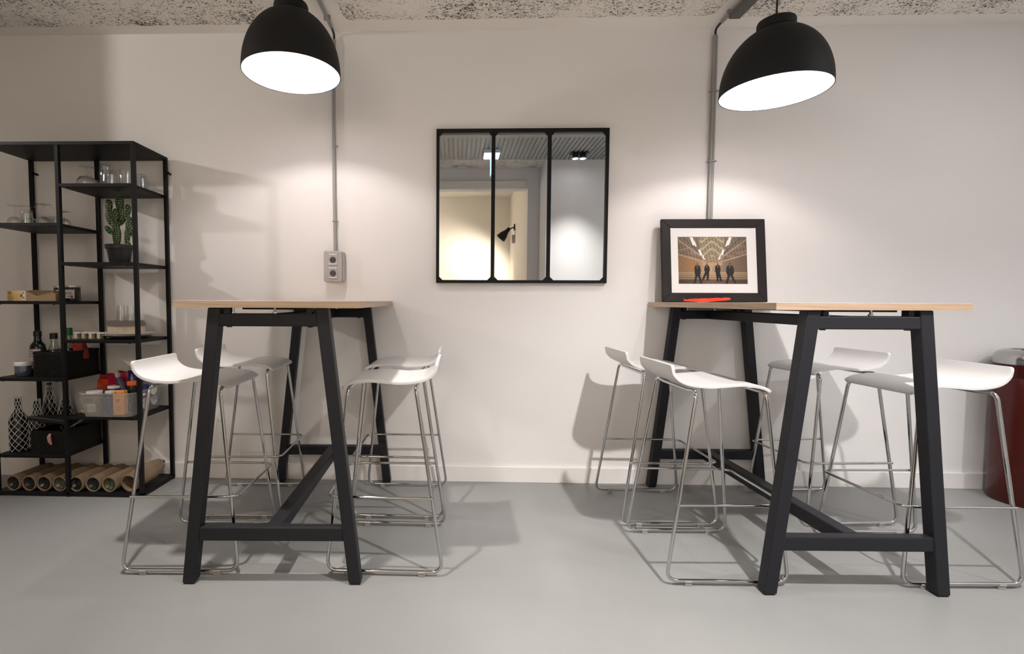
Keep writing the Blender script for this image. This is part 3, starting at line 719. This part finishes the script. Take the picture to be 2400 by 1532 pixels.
def oil_lab(u, v):
    if v > .93: return lin(110, 145, 85)
    if .215 < v < .245: return lin(30, 28, 26)
    if .08 < v < .16 and .25 < u < .75 and math.sin(u*90) > -.2: return lin(150, 132, 132)
    if v > .5 and .2 < u < .5 and math.sin(v*130) > .35 and math.sin(u*150) > -.5: return lin(165, 150, 150)
    return lin(196, 184, 182)
curved_label('label', .0406, .035, .150, -1.25, 1.0, oil_lab, ob, 60, 50)
bm = bm_(); 
for s_, xx in (('B', -.80), ('I', -.42), ('O', -.03)):
    text_mesh(s_, .022, Matrix.Translation((.0412*math.sin(xx), -.0412*math.cos(xx), .100)) @ Matrix.Rotation(xx, 4, 'Z') @ Matrix.Rotation(PI/2, 4, 'X'), bm)
obj('lettering', bm, 'ink', ob)
pr_c = [(0, 0), (.036, 0), (.038, .004), (.038, .110), (.030, .145), (.017, .175), (.016, .205), (0, .205), (0, .202), (.014, .202), (.015, .175), (.028, .142), (.036, .108), (.036, .006), (0, .006)]
bottle('vinegar_bottle', 'clear bottle with a black cap between the oil and green-capped bottle', -2.362, -.16, z, pr_c, 'glass', 'pot', .0195, .205, .034)
pr_d = [(0, 0), (.036, 0), (.038, .004), (.038, .115), (.030, .150), (.015, .180), (.0135, .225), (0, .225), (0, .222), (.0115, .222), (.0135, .178), (.028, .148), (.036, .113), (.036, .006), (0, .006)]
bottle('oil_bottle', 'clear bottle with a bright green cap behind the wicker box', -2.330, -.085, z, pr_d, 'glass_g', 'green', .0185, .222, .045)
t = thing('wicker_box', 'open black woven box with bottles behind it on the left shelf', 'box', (-2.285, -.19, z))
def hollow(bm, x0, y0, x1, y1, h, th=.006, r=.008, taper=0):
    o1 = rrect(x0, y0, x1, y1, r, 3); i1 = rrect(x0+th, y0+th, x1-th, y1-th, max(.002, r-th), 3); n = len(o1)
    k = 1-taper; cx_, cy_ = (x0+x1)/2, (y0+y1)/2
    def T(p, s_): return (cx_+(p[0]-cx_)*s_, cy_+(p[1]-cy_)*s_)
    A = [bm.verts.new((*T(p, k), 0)) for p in o1]; B = [bm.verts.new((*p, h)) for p in o1]; C = [bm.verts.new((*p, h)) for p in i1]; D = [bm.verts.new((*T(p, k), th)) for p in i1]
    bm.faces.new(A[::-1]); bm.faces.new(D)
    for a, b in ((A, B), (B, C), (C, D)):
        for i in range(n): j = (i+1) % n; bm.faces.new((a[i], a[j], b[j], b[i]))
    return bm
wb = obj('box_body', hollow(bm_(), -.092, -.10, .098, .155, .138), 'wicker', t)
bm = bm_(); 
for zz in [.006+.0085*i for i in range(16)]:
    for xx in [-.088+.0098*i for i in range(19)]:
        o_ = .0018 if (int(zz/.0085)+int((xx+.088)/.0098+.5)) % 2 else 0
        cbox(bm, (xx, -.1005-o_/2, zz), (.0092, .0015+o_, .0062))
    for yy in [-.094+.0125*i for i in range(20)]: cbox(bm, (.0985, yy, zz), (.002+(.0015 if (int(zz/.0085)+int((yy+.094)/.0125+.5)) % 2 else 0), .0118, .0062))
obj('weave', bm, 'wicker', t)['kind'] = 'stuff'
obj('rim', hollow(bm_(), -.095, -.103, .101, .158, .018, .010), 'wicker', t, loc=(0, 0, .124))
# dark red packet in the box
bm = bm_(); pts = [(-.030, 0), (.036, .006), (.030, .060), (.012, .118), (-.012, .118), (-.046, .085), (-.034, .06)]
prism(bm, pts, lambda u, v, w_: Vector((u+.01*w_, -.014+w_*.028+.02*v, v)))
tag(obj('foil_packet', bm, 'brick', loc=(-2.215, -.15, z+.085), bevel=.004), 'dark red crumpled packet sticking out of the black woven box', 'packet')

# ---- right shelf: translucent bin with groceries
z = ZR[3]
BX0, BX1, BY0, BY1 = -2.095, -1.775, -.395, -.045
t = thing('plastic_bin', 'translucent plastic bin full of groceries on the right shelf', 'container', ((BX0+BX1)/2, -.185, z))
bm = hollow(bm_(), -.152, -.165, .150, .150, .132, .0022, .035, .10); obj('bin_body', bm, 'frost', t, smooth=True)
bm = bm_(); P = [Vector((x, y, .132)) for x, y in rrect(-.155, -.168, .153, .153, .037, 5)]; tube(bm, P, .0035, 6, closed=True); obj('rim', bm, 'frost', t, smooth=True)
bm = bm_(); P = [Vector((x, y, .108)) for x, y in rrect(-.1495, -.1625, .1475, .1475, .034, 5)]; tube(bm, P, .0015, 5, closed=True); obj('step', bm, 'frost', t, smooth=True)
obj('latch', cbox(bm_(), (.1515, -.05, .110), (.002, .022, .012)), 'capw', t)
bm = bm_(); prism(bm, [(-.156, .130), (-.17, .100), (-.150, .066), (-.146, .120)], lambda u, v, w_: Vector((u, -.13+w_*.04, v))); obj('side_handle', bm, 'frost', t)
def cyl(name, label, cat, x, y, zz, r, h, m, cap=None, caph=.012, group=None, lab=None, capr=None):
    t = thing(name, label, cat, (x, y, zz), 0, group)
    bm = bm_(); lathe(bm, [(0, 0), (r*.96, 0), (r, .003), (r, h-.002), (r*.97, h), (0, h)], 26); obj('body', bm, m, t, smooth=True)
    if cap:
        cr = capr or r*1.04; bm = bm_(); lathe(bm, [(0, h), (cr, h), (cr, h+caph-.002), (cr*.97, h+caph), (0, h+caph)], 26); obj('cap', bm, cap, t, smooth=True)
    if lab: curved_label('label', r+.0006, lab[0], lab[1], -.7, .7, lab[2], t, 24, 12)
    return t
zb = z+.004
G1 = 'tubs and jars in the translucent bin'
cyl('glass_jar', 'jar with a white screw lid at the left of the bin', 'jar', -2.035, -.285, zb, .036, .118, 'spice', 'capw', .014, G1, (.02, .065, labelfn(9, bg=(205, 200, 185))), .040)
cyl('salt_tub', 'navy blue tub with white lid in the middle of the bin', 'tub', -1.970, -.215, zb, .033, .138, 'navy', 'capw', .013, G1, (.095, .125, labelfn(11, bg=(40, 40, 95), dark=(190, 190, 205), rows=(.4, .6))))
cyl('salt_tub', 'short navy tub with white lid behind the orange carton', 'tub', -1.945, -.285, zb, .025, .122, 'navy', 'capw', .011, G1, (.03, .05, labelfn(12, bg=(40, 40, 95), dark=(200, 200, 210), rows=(.5,))))
bm = cbox(bm_(), (0, 0, .069), (.058, .040, .134)); t = thing('orange_carton', 'orange carton standing at the front right of the bin', 'carton', (-1.885, -.290, zb), .1, G1); obj('carton', bm, 'orangebox', t, bevel=.0015)
painted('front_print', .050, .12, 20, 48, lambda u, v: lin(150, 90, 55) if ((u-.45)**2+((v-.38)*2.4)**2 < .035 or (u-.5)**2+((v-.75)*2.4)**2 < .05 and (u-.5)**2+((v-.75)*2.4)**2 > .03 or (v < .1 and math.sin(u*40) > .2)) else lin(238, 160, 85), MT['lprint'], t, Matrix.Translation((0, -.0206, .069)))
cyl('spice_jar', 'clear spice jar with an orange lid towards the back of the bin', 'jar', -1.885, -.185, zb+.05, .027, .10, 'jam', 'cork', .022, G1)
cyl('blue_canister', 'tall dark blue canister with pale blue print in the bin', 'canister', -1.905, -.120, zb, .038, .232, 'navy', 'capw', .006, G1, (.13, .215, lambda u, v: lin(120, 160, 205) if abs(u-.5) < .17+.0*v and v > .08 and not (v < .25 and abs(u-.5) > .09) else lin(38, 40, 96)))
bm = bm_(); lathe(bm, [(0, 0), (.022, 0), (.024, .12), (.010, .16), (.010, .165), (0, .165)], 20, M=Matrix.Rotation(-.35, 4, 'Y')); t = thing('sauce_bottle', 'purple bottle with grey cap leaning against the canister', 'bottle', (-1.905, -.195, zb+.05), 0, G1); obj('bottle_body', bm, mat('purple_plastic', (.05, .03, .07), .3), t, smooth=True)
bm = bm_(); lathe(bm, [(0, .155), (.014, .155), (.014, .185), (0, .185)], 16, M=Matrix.Rotation(-.35, 4, 'Y')); obj('cap', bm, mat('grey_cap', (.35, .35, .38), .4), t, smooth=True)
def bag(name, label, x, y, zz, w_, d, h, m, rot=0, seed=1, group=None):
    rr = random.Random(seed); bm = bm_(); nx, nz_ = 9, 9; rows = []
    for side in (-1, 1):
        rws = []
        for j in range(nz_):
            row = []
            for i in range(nx):
                u, v = i/(nx-1)*2-1, j/(nz_-1)
                th = d/2*(1-abs(u)**3)*(1-.75*v**2)*(1 if v > 0 else .9)
                row.append(bm.verts.new((u*w_/2*(1-.06*math.sin(v*PI)), side*(th+rr.uniform(-.003, .003)), v*h+rr.uniform(-.003, .003)*(0 < j))))
            rws.append(row)
        rows.append(rws)
        for A, B in zip(rws, rws[1:]):
            for i in range(nx-1): bm.faces.new((A[i], A[i+1], B[i+1], B[i]))
    A, B = rows
    for j in range(nz_-1):
        for i in (0, nx-1): bm.faces.new((A[j][i], A[j+1][i], B[j+1][i], B[j][i]))
    for j in (0, nz_-1):
        for i in range(nx-1): bm.faces.new((A[j][i], A[j][i+1], B[j][i+1], B[j][i]))
    return tag(obj(name, bm, m, smooth=True, loc=(x, y, zz), rot=(0, 0, rot)), label, 'bag', group)
bag('foil_bag', 'crimson foil bag upright in the middle of the bin', -1.995, -.135, zb+.02, .135, .05, .190, 'magenta', .1, 4)
t = thing('coffee_bag', 'orange bag with a dark green lower half left behind the bin', 'bag', (-2.095, -.085, z+.001), .06)
bm = bm_(); 
for (z0_, z1_, m, nm) in ((0, .100, 'greenbag', 'green_lower'), (.100, .175, 'orange', 'orange_upper')):
    bm = bm_(); pts = []
    hexa(bm, [Vector((-.058, -.028, z0_)), Vector((.058, -.028, z0_)), Vector((.058, .028, z0_)), Vector((-.058, .028, z0_))], [Vector((-.056, -.028+(.012 if z1_ > .12 else 0), z1_)), Vector((.056, -.028+(.012 if z1_ > .12 else 0), z1_)), Vector((.056, .02, z1_)), Vector((-.056, .02, z1_))]); obj(nm, bm, m, t, bevel=.004)
bm = bm_(); box(bm, (-.05, -.008, .175), (.054, .006, .197)); obj('folded_top', bm, 'brick', t, bevel=.003)
bag('foil_bag', 'dark red foil bag lying behind the crimson bag in the bin', -1.965, -.080, zb+.08, .16, .04, .135, 'brick', -.1, 8)
bm = bm_(); lathe(bm, [(0, 0), (.016, 0), (.022, .006), (.024, .022), (.0225, .022), (.020, .008), (0, .004)], 20); tag(obj('tealight_cup', bm, 'cream', smooth=True, loc=(-2.125, -.235, z)), 'tiny round cream dish left of the translucent bin', 'dish')
G2 = 'white plastic lids in the translucent bin'
for i, (y, zz, lab) in enumerate(((-.235, .052, 'lowest white round lid against the right side of the bin'), (-.150, .058, 'white round lid behind the lowest one in the bin'), (-.170, .122, 'uppermost white round lid leaning out of the bin'))):
    bm = bm_(); lathe(bm, [(0, 0), (.029, 0), (.031, .002), (.031, .006), (0, .007)], 28, M=Matrix.Rotation(PI/2, 4, 'Y')); tag(obj('round_lid', bm, 'capw', smooth=True, loc=(-1.803+(.012 if i == 2 else 0), y+.03, z+zz)), lab, 'lid', G2)
bag('film_bag', 'navy blue wrapper lying in the right rear of the bin', -1.835, -.15, zb+.02, .06, .12, .125, 'navy', 0, 12)

# ---- lower left shelf: bottles in white nets, black box
z = ZL[3]
def netted(label, x, y, h, r, neck, pointed, seed):
    t = thing('netted_bottle', label, 'bottle', (x, y, z), 0, 'bottles in white foam nets')
    hb = h*.62
    prof = [(0, 0), (r*.9, 0), (r, .006), (r, hb*.9), (r*.85, hb), (neck*1.15, hb*1.22), (neck, hb*1.3), (neck, h*.97), (0, h*.97)]
    obj('bottle_body', lathe(bm_(), prof, 24), 'darkglass', t, smooth=True)
    def rad(v):
        zz = v*h
        if pointed: return (r*1.12) if zz < hb*.75 else (r*1.12)*(1-(zz-hb*.75)/(h-hb*.75))**.8+.003
        if zz < hb*.85: return r*1.06
        if zz < hb*1.25: k = (zz-hb*.85)/(hb*.4); k = k*k*(3-2*k); return r*1.06*(1-k)+neck*1.35*k
        return neck*1.35
    bm = bm_(); ns = 9; nzg = 30
    for sg in (1, -1):
        for k in range(ns):
            P = []
            for j in range(nzg+1):
                v = j/nzg; zig = (j % 4); off = (zig if zig <= 2 else 4-zig)/2
                a = 2*PI*(k+ (0 if sg > 0 else .5) + sg*.25*(off*2-1))/ns
                rr_ = rad(v); P.append((rr_*math.cos(a), rr_*math.sin(a), .003+v*h))
            tube(bm, P, .0014, 4)
    obj('net_sleeve', bm, 'net', t)['kind'] = 'stuff'
netted('clear bottle in a white foam net at the front left of lower shelf', -2.518, -.245, .310, .045, .014, False, 1)
netted('bottle in a dense white foam net behind the clear one', -2.452, -.195, .285, .036, .015, False, 2)
netted('bottle with pointed white net at the back, nearer the left', -2.472, -.075, .375, .036, .012, True, 3)
netted('bottle with pointed white net at the back, nearer the middle post', -2.385, -.060, .345, .036, .012, True, 4)
t = thing('black_hamper', 'black woven hamper with its lid tilted open on lower left shelf', 'box', (-2.295, -.17, z))
obj('hamper_body', hollow(bm_(), -.100, -.135, .108, .14, .128, .006), 'wicker', t)
bm = bm_()
for zz in [.006+.0105*i for i in range(12)]:
    for xx in [-.095+.0115*i for i in range(18)]:
        o_ = .0016 if (int(zz/.0105)+int((xx+.095)/.0115+.5)) % 2 else 0; cbox(bm, (xx, -.1355-o_/2, zz), (.0108, .0015+o_, .0085))
obj('weave', bm, 'wicker', t)['kind'] = 'stuff'
Ml = Matrix.Translation((0, .135, .130)) @ Matrix.Rotation(-.17, 4, 'X') @ Matrix.Rotation(.10, 4, 'Y')
bm = bm_(); box(bm, (-.112, -.288, .0), (.114, .006, .026), Ml); obj('hamper_lid', bm, 'wicker', t, bevel=.006)
bm = bm_(); tube(bm, [(.015, -.138, .112), (.017, -.150, .100), (.020, -.150, .075), (.022, -.142, .055)], [.006, .010, .009, .006], 8); o = obj('pull_tab', bm, 'pinktag', t, smooth=True)
bm = bm_(); P = [(.118, -.140, .150), (.122, -.10, .158), (.124, -.02, .176), (.122, .05, .190)]; tube(bm, P, [.003, .006, .006, .002], 6); obj('lid_lining', bm, 'silver', t, smooth=True)

# ---- bottom: bottles in corrugated card sleeves
xs = [-2.497, -2.406, -2.319, -2.228, -2.135, -2.037, -1.944, -1.829]
ords = ['leftmost cardboard-wrapped bottle on the bottom shelf', 'second cardboard-wrapped bottle from the left on the bottom', 'third cardboard-wrapped bottle from the left on the bottom', 'cardboard-wrapped bottle just left of the middle front post', 'cardboard-wrapped bottle just right of the middle front post', 'sixth cardboard-wrapped bottle from the left on the bottom', 'cardboard-wrapped bottle second from the right on the bottom', 'rightmost cardboard-wrapped bottle, tilted up at the back']
def sleeve(r, Ls, big):
    bm = bm_(); n = 90; ny_ = 10; prof = []
    rings = []
    for j in range(ny_+1):
        v = j/ny_; y = v*Ls; ring_o = []; ring_i = []
        tp = 1-.30*max(0, v-.75)/.25 if big else 1-.12*max(0, v-.8)/.2
        for k in range(n):
            a = 2*PI*k/n; ro = (r+(.0011 if k % 2 else -.0006))*tp; ri = (r-.005)*tp
            ring_o.append(bm.verts.new((ro*math.cos(a), y, ro*math.sin(a)))); ring_i.append(bm.verts.new((ri*math.cos(a), y, ri*math.sin(a))))
        rings.append((ring_o, ring_i))
    for (ao, ai), (bo, bi) in zip(rings, rings[1:]):
        for k in range(n):
            j = (k+1) % n; bm.faces.new((ao[k], ao[j], bo[j], bo[k])); bm.faces.new((ai[k], bi[k], bi[j], ai[j]))
    for (o_, i_) in (rings[0], rings[-1]):
        for k in range(n): j = (k+1) % n; bm.faces.new((o_[k], o_[j], i_[j], i_[k]))
    return bm
def bottle_lying(r):
    Mx = Matrix.Rotation(-PI/2, 4, 'X')
    return lathe(bm_(), [(0, .012), (r*.45, .014), (r*.8, .004), (r*.97, .006), (r, .014), (r, .17), (r*.8, .20), (.013, .235), (.0125, .285), (0, .285)], 28, M=Mx)
for i, x in enumerate(xs):
    last = i == 7; r = .050 if last else .0425
    t = thing('wrapped_bottle', ords[i], 'bottle', (x, -.318, .026+r+.001), 0, 'cardboard-wrapped bottles on the bottom shelf')
    t.rotation_euler = (.12 if last else 0, 0, -.12 if last else -.05-.03*math.sin(i*2.1))
    if last: t.location.z += .0
    obj('card_sleeve', sleeve(r, .245, last), 'card', t)
    if last:
        bm = bm_(); tube(bm, [(.0, .10, .0), (0, .275, .004)], [.034, .0125], 20); obj('bottle_body', bm, 'darkglass', t, smooth=True)
    else: obj('bottle_body', bottle_lying(r-.0055 if i not in (0, 1, 2) else r-.0052), 'darkglass' if i not in (3, 6) else mat('olive_bottle_glass', (.05, .05, .03), .1), t, smooth=True)

# ================================================================== FRAMED PHOTO
t = thing('framed_photo', 'dark framed photograph of four men leaning on wall on right table', 'picture', (1.4745, -.080, 1.1008))
t.rotation_euler = (-.118, 0, 0)
FW, FH, fb = .590, .482, .052
hw = FW/2
def rail(pts):
    bm = bm_(); prism(bm, pts, lambda u, v, w_: Vector((u, -.022+w_*.022, v))); obj('frame_rail', bm, 'frame', t, bevel=.003)
rail([(-hw, 0), (hw, 0), (hw-fb, fb), (-hw+fb, fb)]); rail([(hw, 0), (hw, FH), (hw-fb, FH-fb), (hw-fb, fb)])
rail([(hw, FH), (-hw, FH), (-hw+fb, FH-fb), (hw-fb, FH-fb)]); rail([(-hw, FH), (-hw, 0), (-hw+fb, fb), (-hw+fb, FH-fb)])
obj('backing_board', box(bm_(), (-hw+.01, -.004, .01), (hw-.01, .002, FH-.01)), 'frame', t)
px0, px1, pz0, pz1 = -.202, .189, .104, .378
bm = bm_(); 
for a, b in (((-hw+fb-.003, fb-.003), (px0, FH-fb+.003)), ((px1, fb-.003), (hw-fb+.003, FH-fb+.003)), ((px0, fb-.003), (px1, pz0)), ((px0, pz1), (px1, FH-fb+.003))): box(bm, (a[0], -.0175, a[1]), (b[0], -.0155, b[1]))
obj('mount_board', bm, 'mat', t)
def photo(u, v):
    # generic painted hall: perspective lines to a vanishing point, floor, four dark figures
    n = math.sin(u*97+v*53)*math.sin(u*41-v*71)+.6*math.sin(u*233+11*math.sin(v*91)); n2 = math.sin(u*19+3*math.sin(v*23))
    du, dv = u-.5, v-.60
    c = (128, 104, 80)
    if v > .74:
        k = (v-.74)/.26; c = (170-70*k, 135-58*k, 95-40*k) if k < .62 else (98, 78, 60)
        if k < .62 and math.sin(k*38) > .85: c = (190, 158, 120)
        c = (c[0]-45*abs(du)*1.6, c[1]-35*abs(du)*1.6, c[2]-25*abs(du)*1.6)
    else:
        ang = abs(dv)/(abs(du)+.02)
        if dv < 0 and abs(du) < .14+.08*(-dv):                     # vaulted ceiling and end wall
            c = (132, 118, 92) if v < .42 else (142, 116, 92)
            c = tuple(q+26*n for q in c)
            if v < .42 and math.sin(v*42+3*math.cos(du*20)) > .55: c = (168, 152, 120)
            if v > .55: c = (176, 142, 100)
        elif dv < 0 and ang > 1.05: c = tuple(q+18*n for q in (112, 98, 80)) 
        elif dv < 0 and ang > .42: c = tuple(q+22*n+10*n2 for q in (122, 100, 80))
        else:
            c = (150, 108, 66) if u < .5 else (118, 94, 74); e = max(0, .26-abs(du)); c = tuple(q+150*e for q in c)
            if math.sin(u*160+v*50) > .4: c = tuple(q*.88 for q in c)
        for sl in (1.05, .42, 1.35):                                  # cornice lines
            if dv < 0 and abs(abs(dv)-sl*abs(du)-.02) < .012 and abs(du) > .10: c = (165, 142, 115) if sl != 1.35 else (88, 74, 62)
        for wx, wz, ww, wh in ((.225, .10, .022, .085), (.255, .15, .012, .06), (.33, .335, .017, .06), (.375, .44, .010, .045), (.745, .10, .022, .085), (.715, .15, .012, .06), (.65, .335, .017, .06), (.605, .44, .010, .045)):
            if abs(u-wx-(v-wz)*(.25 if wx < .5 else -.25)) < ww and abs(v-wz) < wh: c = (222, 216, 206)
        ed = max(0, abs(du)-.3)*2.2; c = tuple(q*(1-.35*ed) for q in c)
    m_ = (c[0]+c[1]+c[2])/3; c = tuple(m_+(q-m_)*.80-4 for q in c)      # muted print colours
    # figures: head, jacket, two striding legs
    for fx, top, bot, lean, sl, sr, ww in ((.285, .562, .985, 0, -.050, .052, .046), (.420, .562, .915, 0, -.068, .006, .036), (.575, .562, .935, 0, -.006, .044, .039), (.748, .557, .995, 0, -.058, .078, .055)):
        k = (v-top)/(bot-top)
        if 0 <= k <= 1.0:
            if ((u-fx)/.0125)**2+((k-.065)/.07)**2 < 1: c = (58, 42, 34) if k < .04 else (104, 78, 62)
            wk = ww*(.62+.38*min(1, max(0, (k-.11)/.12))) if k < .45 else ww*(1-.28*(k-.45)/.13)
            if .11 < k < .58 and abs(u-fx) < wk: c = (30, 27, 29) if not (.14 < k < .24 and abs(u-fx) < .006) else (120, 100, 84)
            if k >= .52:
                q = (k-.52)/.48
                for s_ in (sl, sr):
                    sg = 1 if s_ > 0 else -1
                    cx2 = fx+sg*.010+(s_-sg*.010)*q
                    if abs(u-cx2) < .020-.006*q+(.010 if q > .95 else 0): c = (26, 24, 27)
    return lin(*[min(255, max(4, q)) for q in c])
painted('photo_print', px1-px0+.006, pz1-pz0+.006, 170, 120, photo, MT['print'], t, Matrix.Translation(((px0+px1)/2, -.0150, (pz0+pz1)/2)))
# easel back (leans on wall)
# orange raffia strip in front
bm = bm_(); N = 46; top_, bot_ = [], []
for i in range(N+1):
    u = i/N; x = -.130+.260*u; h0 = .012+.006*math.sin(u*5)+(.014*(u**2)); env = math.sin(PI*min(1, max(0, u*.98+.01)))**.35
    zc = .010+.016*max(0, u-.35)**1.2; jag = R_.uniform(-.0025, .0025)
    top_.append((x+R_.uniform(-.001, .001), zc+h0*.5*env+abs(jag))); bot_.append((x, max(.0005, zc-h0*.5*env)))
pts = bot_+top_[::-1]
va = [[bm.verts.new((p[0], yy+.004*math.sin(p[0]*60), p[1])) for p in pts] for yy in (-.006, .006)]
n = len(pts)
for i in range(N):
    a, b, c, d = i, i+1, n-2-i, n-1-i
    bm.faces.new([va[0][k] for k in (a, b, c, d)]); bm.faces.new([va[1][k] for k in (d, c, b, a)])
for i in range(n): j = (i+1) % n; bm.faces.new((va[0][i], va[0][j], va[1][j], va[1][i]))
for k in range(40):
    u = R_.random(); x = -.12+.24*u; zc = .012+.016*max(0, u-.35)**1.2; L_ = R_.uniform(.01, .03)
    tube(bm, [(x, R_.uniform(-.012, .012), zc), (x+L_*R_.choice((-1, 1)), R_.uniform(-.014, .014), max(.002, zc+R_.uniform(-.008, .010)))], .0011, 4)
tag(obj('raffia_strip', bm, 'flare', loc=(1.410, -.138, 1.1004)), 'bright orange-red frayed strip lying in front of the framed photo', 'ribbon')

# ================================================================== RED BIN
bx, by, br = 3.185, -.185, .168
t = thing('waste_bin', 'tall dark red waste bin with a polished steel top at right edge', 'bin', (bx, by, 0))
bm = bm_(); lathe(bm, [(0, 0), (br-.004, 0), (br, .006), (br, .690), (br-.002, .694), (br-.002, .700), (br, .704), (br, .765), (0, .765)], 64); obj('body', bm, 'red', t, smooth=True)
bm = bm_(); lathe(bm, [(br-.006, .765), (br+.002, .768), (br+.003, .800), (br-.003, .822), (br-.016, .836), (br-.040, .846), (.112, .846), (.108, .842), (0, .842)], 64); obj('steel_top', bm, 'steel', t, smooth=True)
bm = bm_(); lathe(bm, [(0, .8425), (.040, .8425), (.040, .8445), (0, .8445)], 32, (-.015, .015, 0)); obj('opening', bm, 'foot', t)
for a in (3.75,):
    bm = bm_(); Mx = Matrix.Rotation(a, 4, 'Z'); prism(bm, rrect(.066, -.034, .100, .034, .014), lambda u, v, w_: Mx @ Vector((u, v, .8425+w_*.002))); obj('vent_slot', bm, 'foot', t)
bm = bm_(); box(bm, (-.03, -br-.085, .006), (.03, -br+.01, .020)); obj('pedal', bm, 'capw', t, bevel=.004)

# ================================================================== BEHIND THE CAMERA (seen in mirror)
t = thing('exit_light', 'glowing emergency exit light on the ceiling, seen in the mirror', 'light', (.345, -2.28, HC-.046))
obj('housing', cbox(bm_(), (0, 0, -.018), (.17, .22, .036)), 'socket_w', t, bevel=.003)
obj('diffuser', cbox(bm_(), (0, 0, -.041), (.155, .20, .010)), 'exit', t)
obj('sign_blade', cbox(bm_(), (-.005, 0, -.135), (.006, .24, .17)), 'exit2', t, bevel=.001)
t = thing('twin_spotlight', 'twin ceiling spotlights, seen bright in the right mirror pane', 'light', (1.25, -2.30, HC-.046))
obj('mounting_plate', cbox(bm_(), (0, 0, -.006), (.18, .09, .012)), 'anth', t, bevel=.002)
for dx in (-.038, .038):
    bm = bm_(); lathe(bm, [(0, -.012), (.028, -.012), (.032, -.020), (.034, -.062), (.030, -.064), (.0, -.060)], 24, (dx, 0, 0)); o = obj('spot_head', bm, 'anth', t, smooth=True)
    bm = bm_(); lathe(bm, [(0, -.0655), (.029, -.0655), (.029, -.0645), (0, -.0645)], 24, (dx, 0, 0)); obj('lens', bm, 'spotlens', o)
t = thing('clamp_spotlight', 'black clamp spotlight on passage wall, seen in middle mirror pane', 'light', (.829, -4.37, 2.18))
bm = bm_(); cbox(bm, (-.008, 0, 0), (.016, .05, .09)); obj('wall_plate', bm, 'shade_out', t, bevel=.002)
bm = bm_(); tube(bm, [(-.01, 0, -.0), (-.06, .02, -.02), (-.10, .02, -.05)], .009, 8); obj('arm', bm, 'shade_out', t, smooth=True)
Mx = Matrix.Translation((-.10, .02, -.04)) @ Vector((-.75, -.35, -.85)).to_track_quat('Z', 'Y').to_matrix().to_4x4()
bm = bm_(); lathe(bm, [(0, -.03), (.025, -.03), (.032, .03), (.060, .10), (.072, .165), (.067, .165), (.055, .10), (.027, .03), (0, .0)], 28, M=Mx); obj('spot_head', bm, 'shade_out', t, smooth=True)
bm = bm_(); lathe(bm, [(0, .12), (.045, .12), (.052, .135), (0, .14)], 24, M=Mx); obj('lens', bm, 'spotlens', t)
obj('junction_box', cbox(bm_(), (-.02, -.02, -.17), (.04, .06, .12)), 'socket', t, bevel=.003)
bpy.context.view_layer.update()
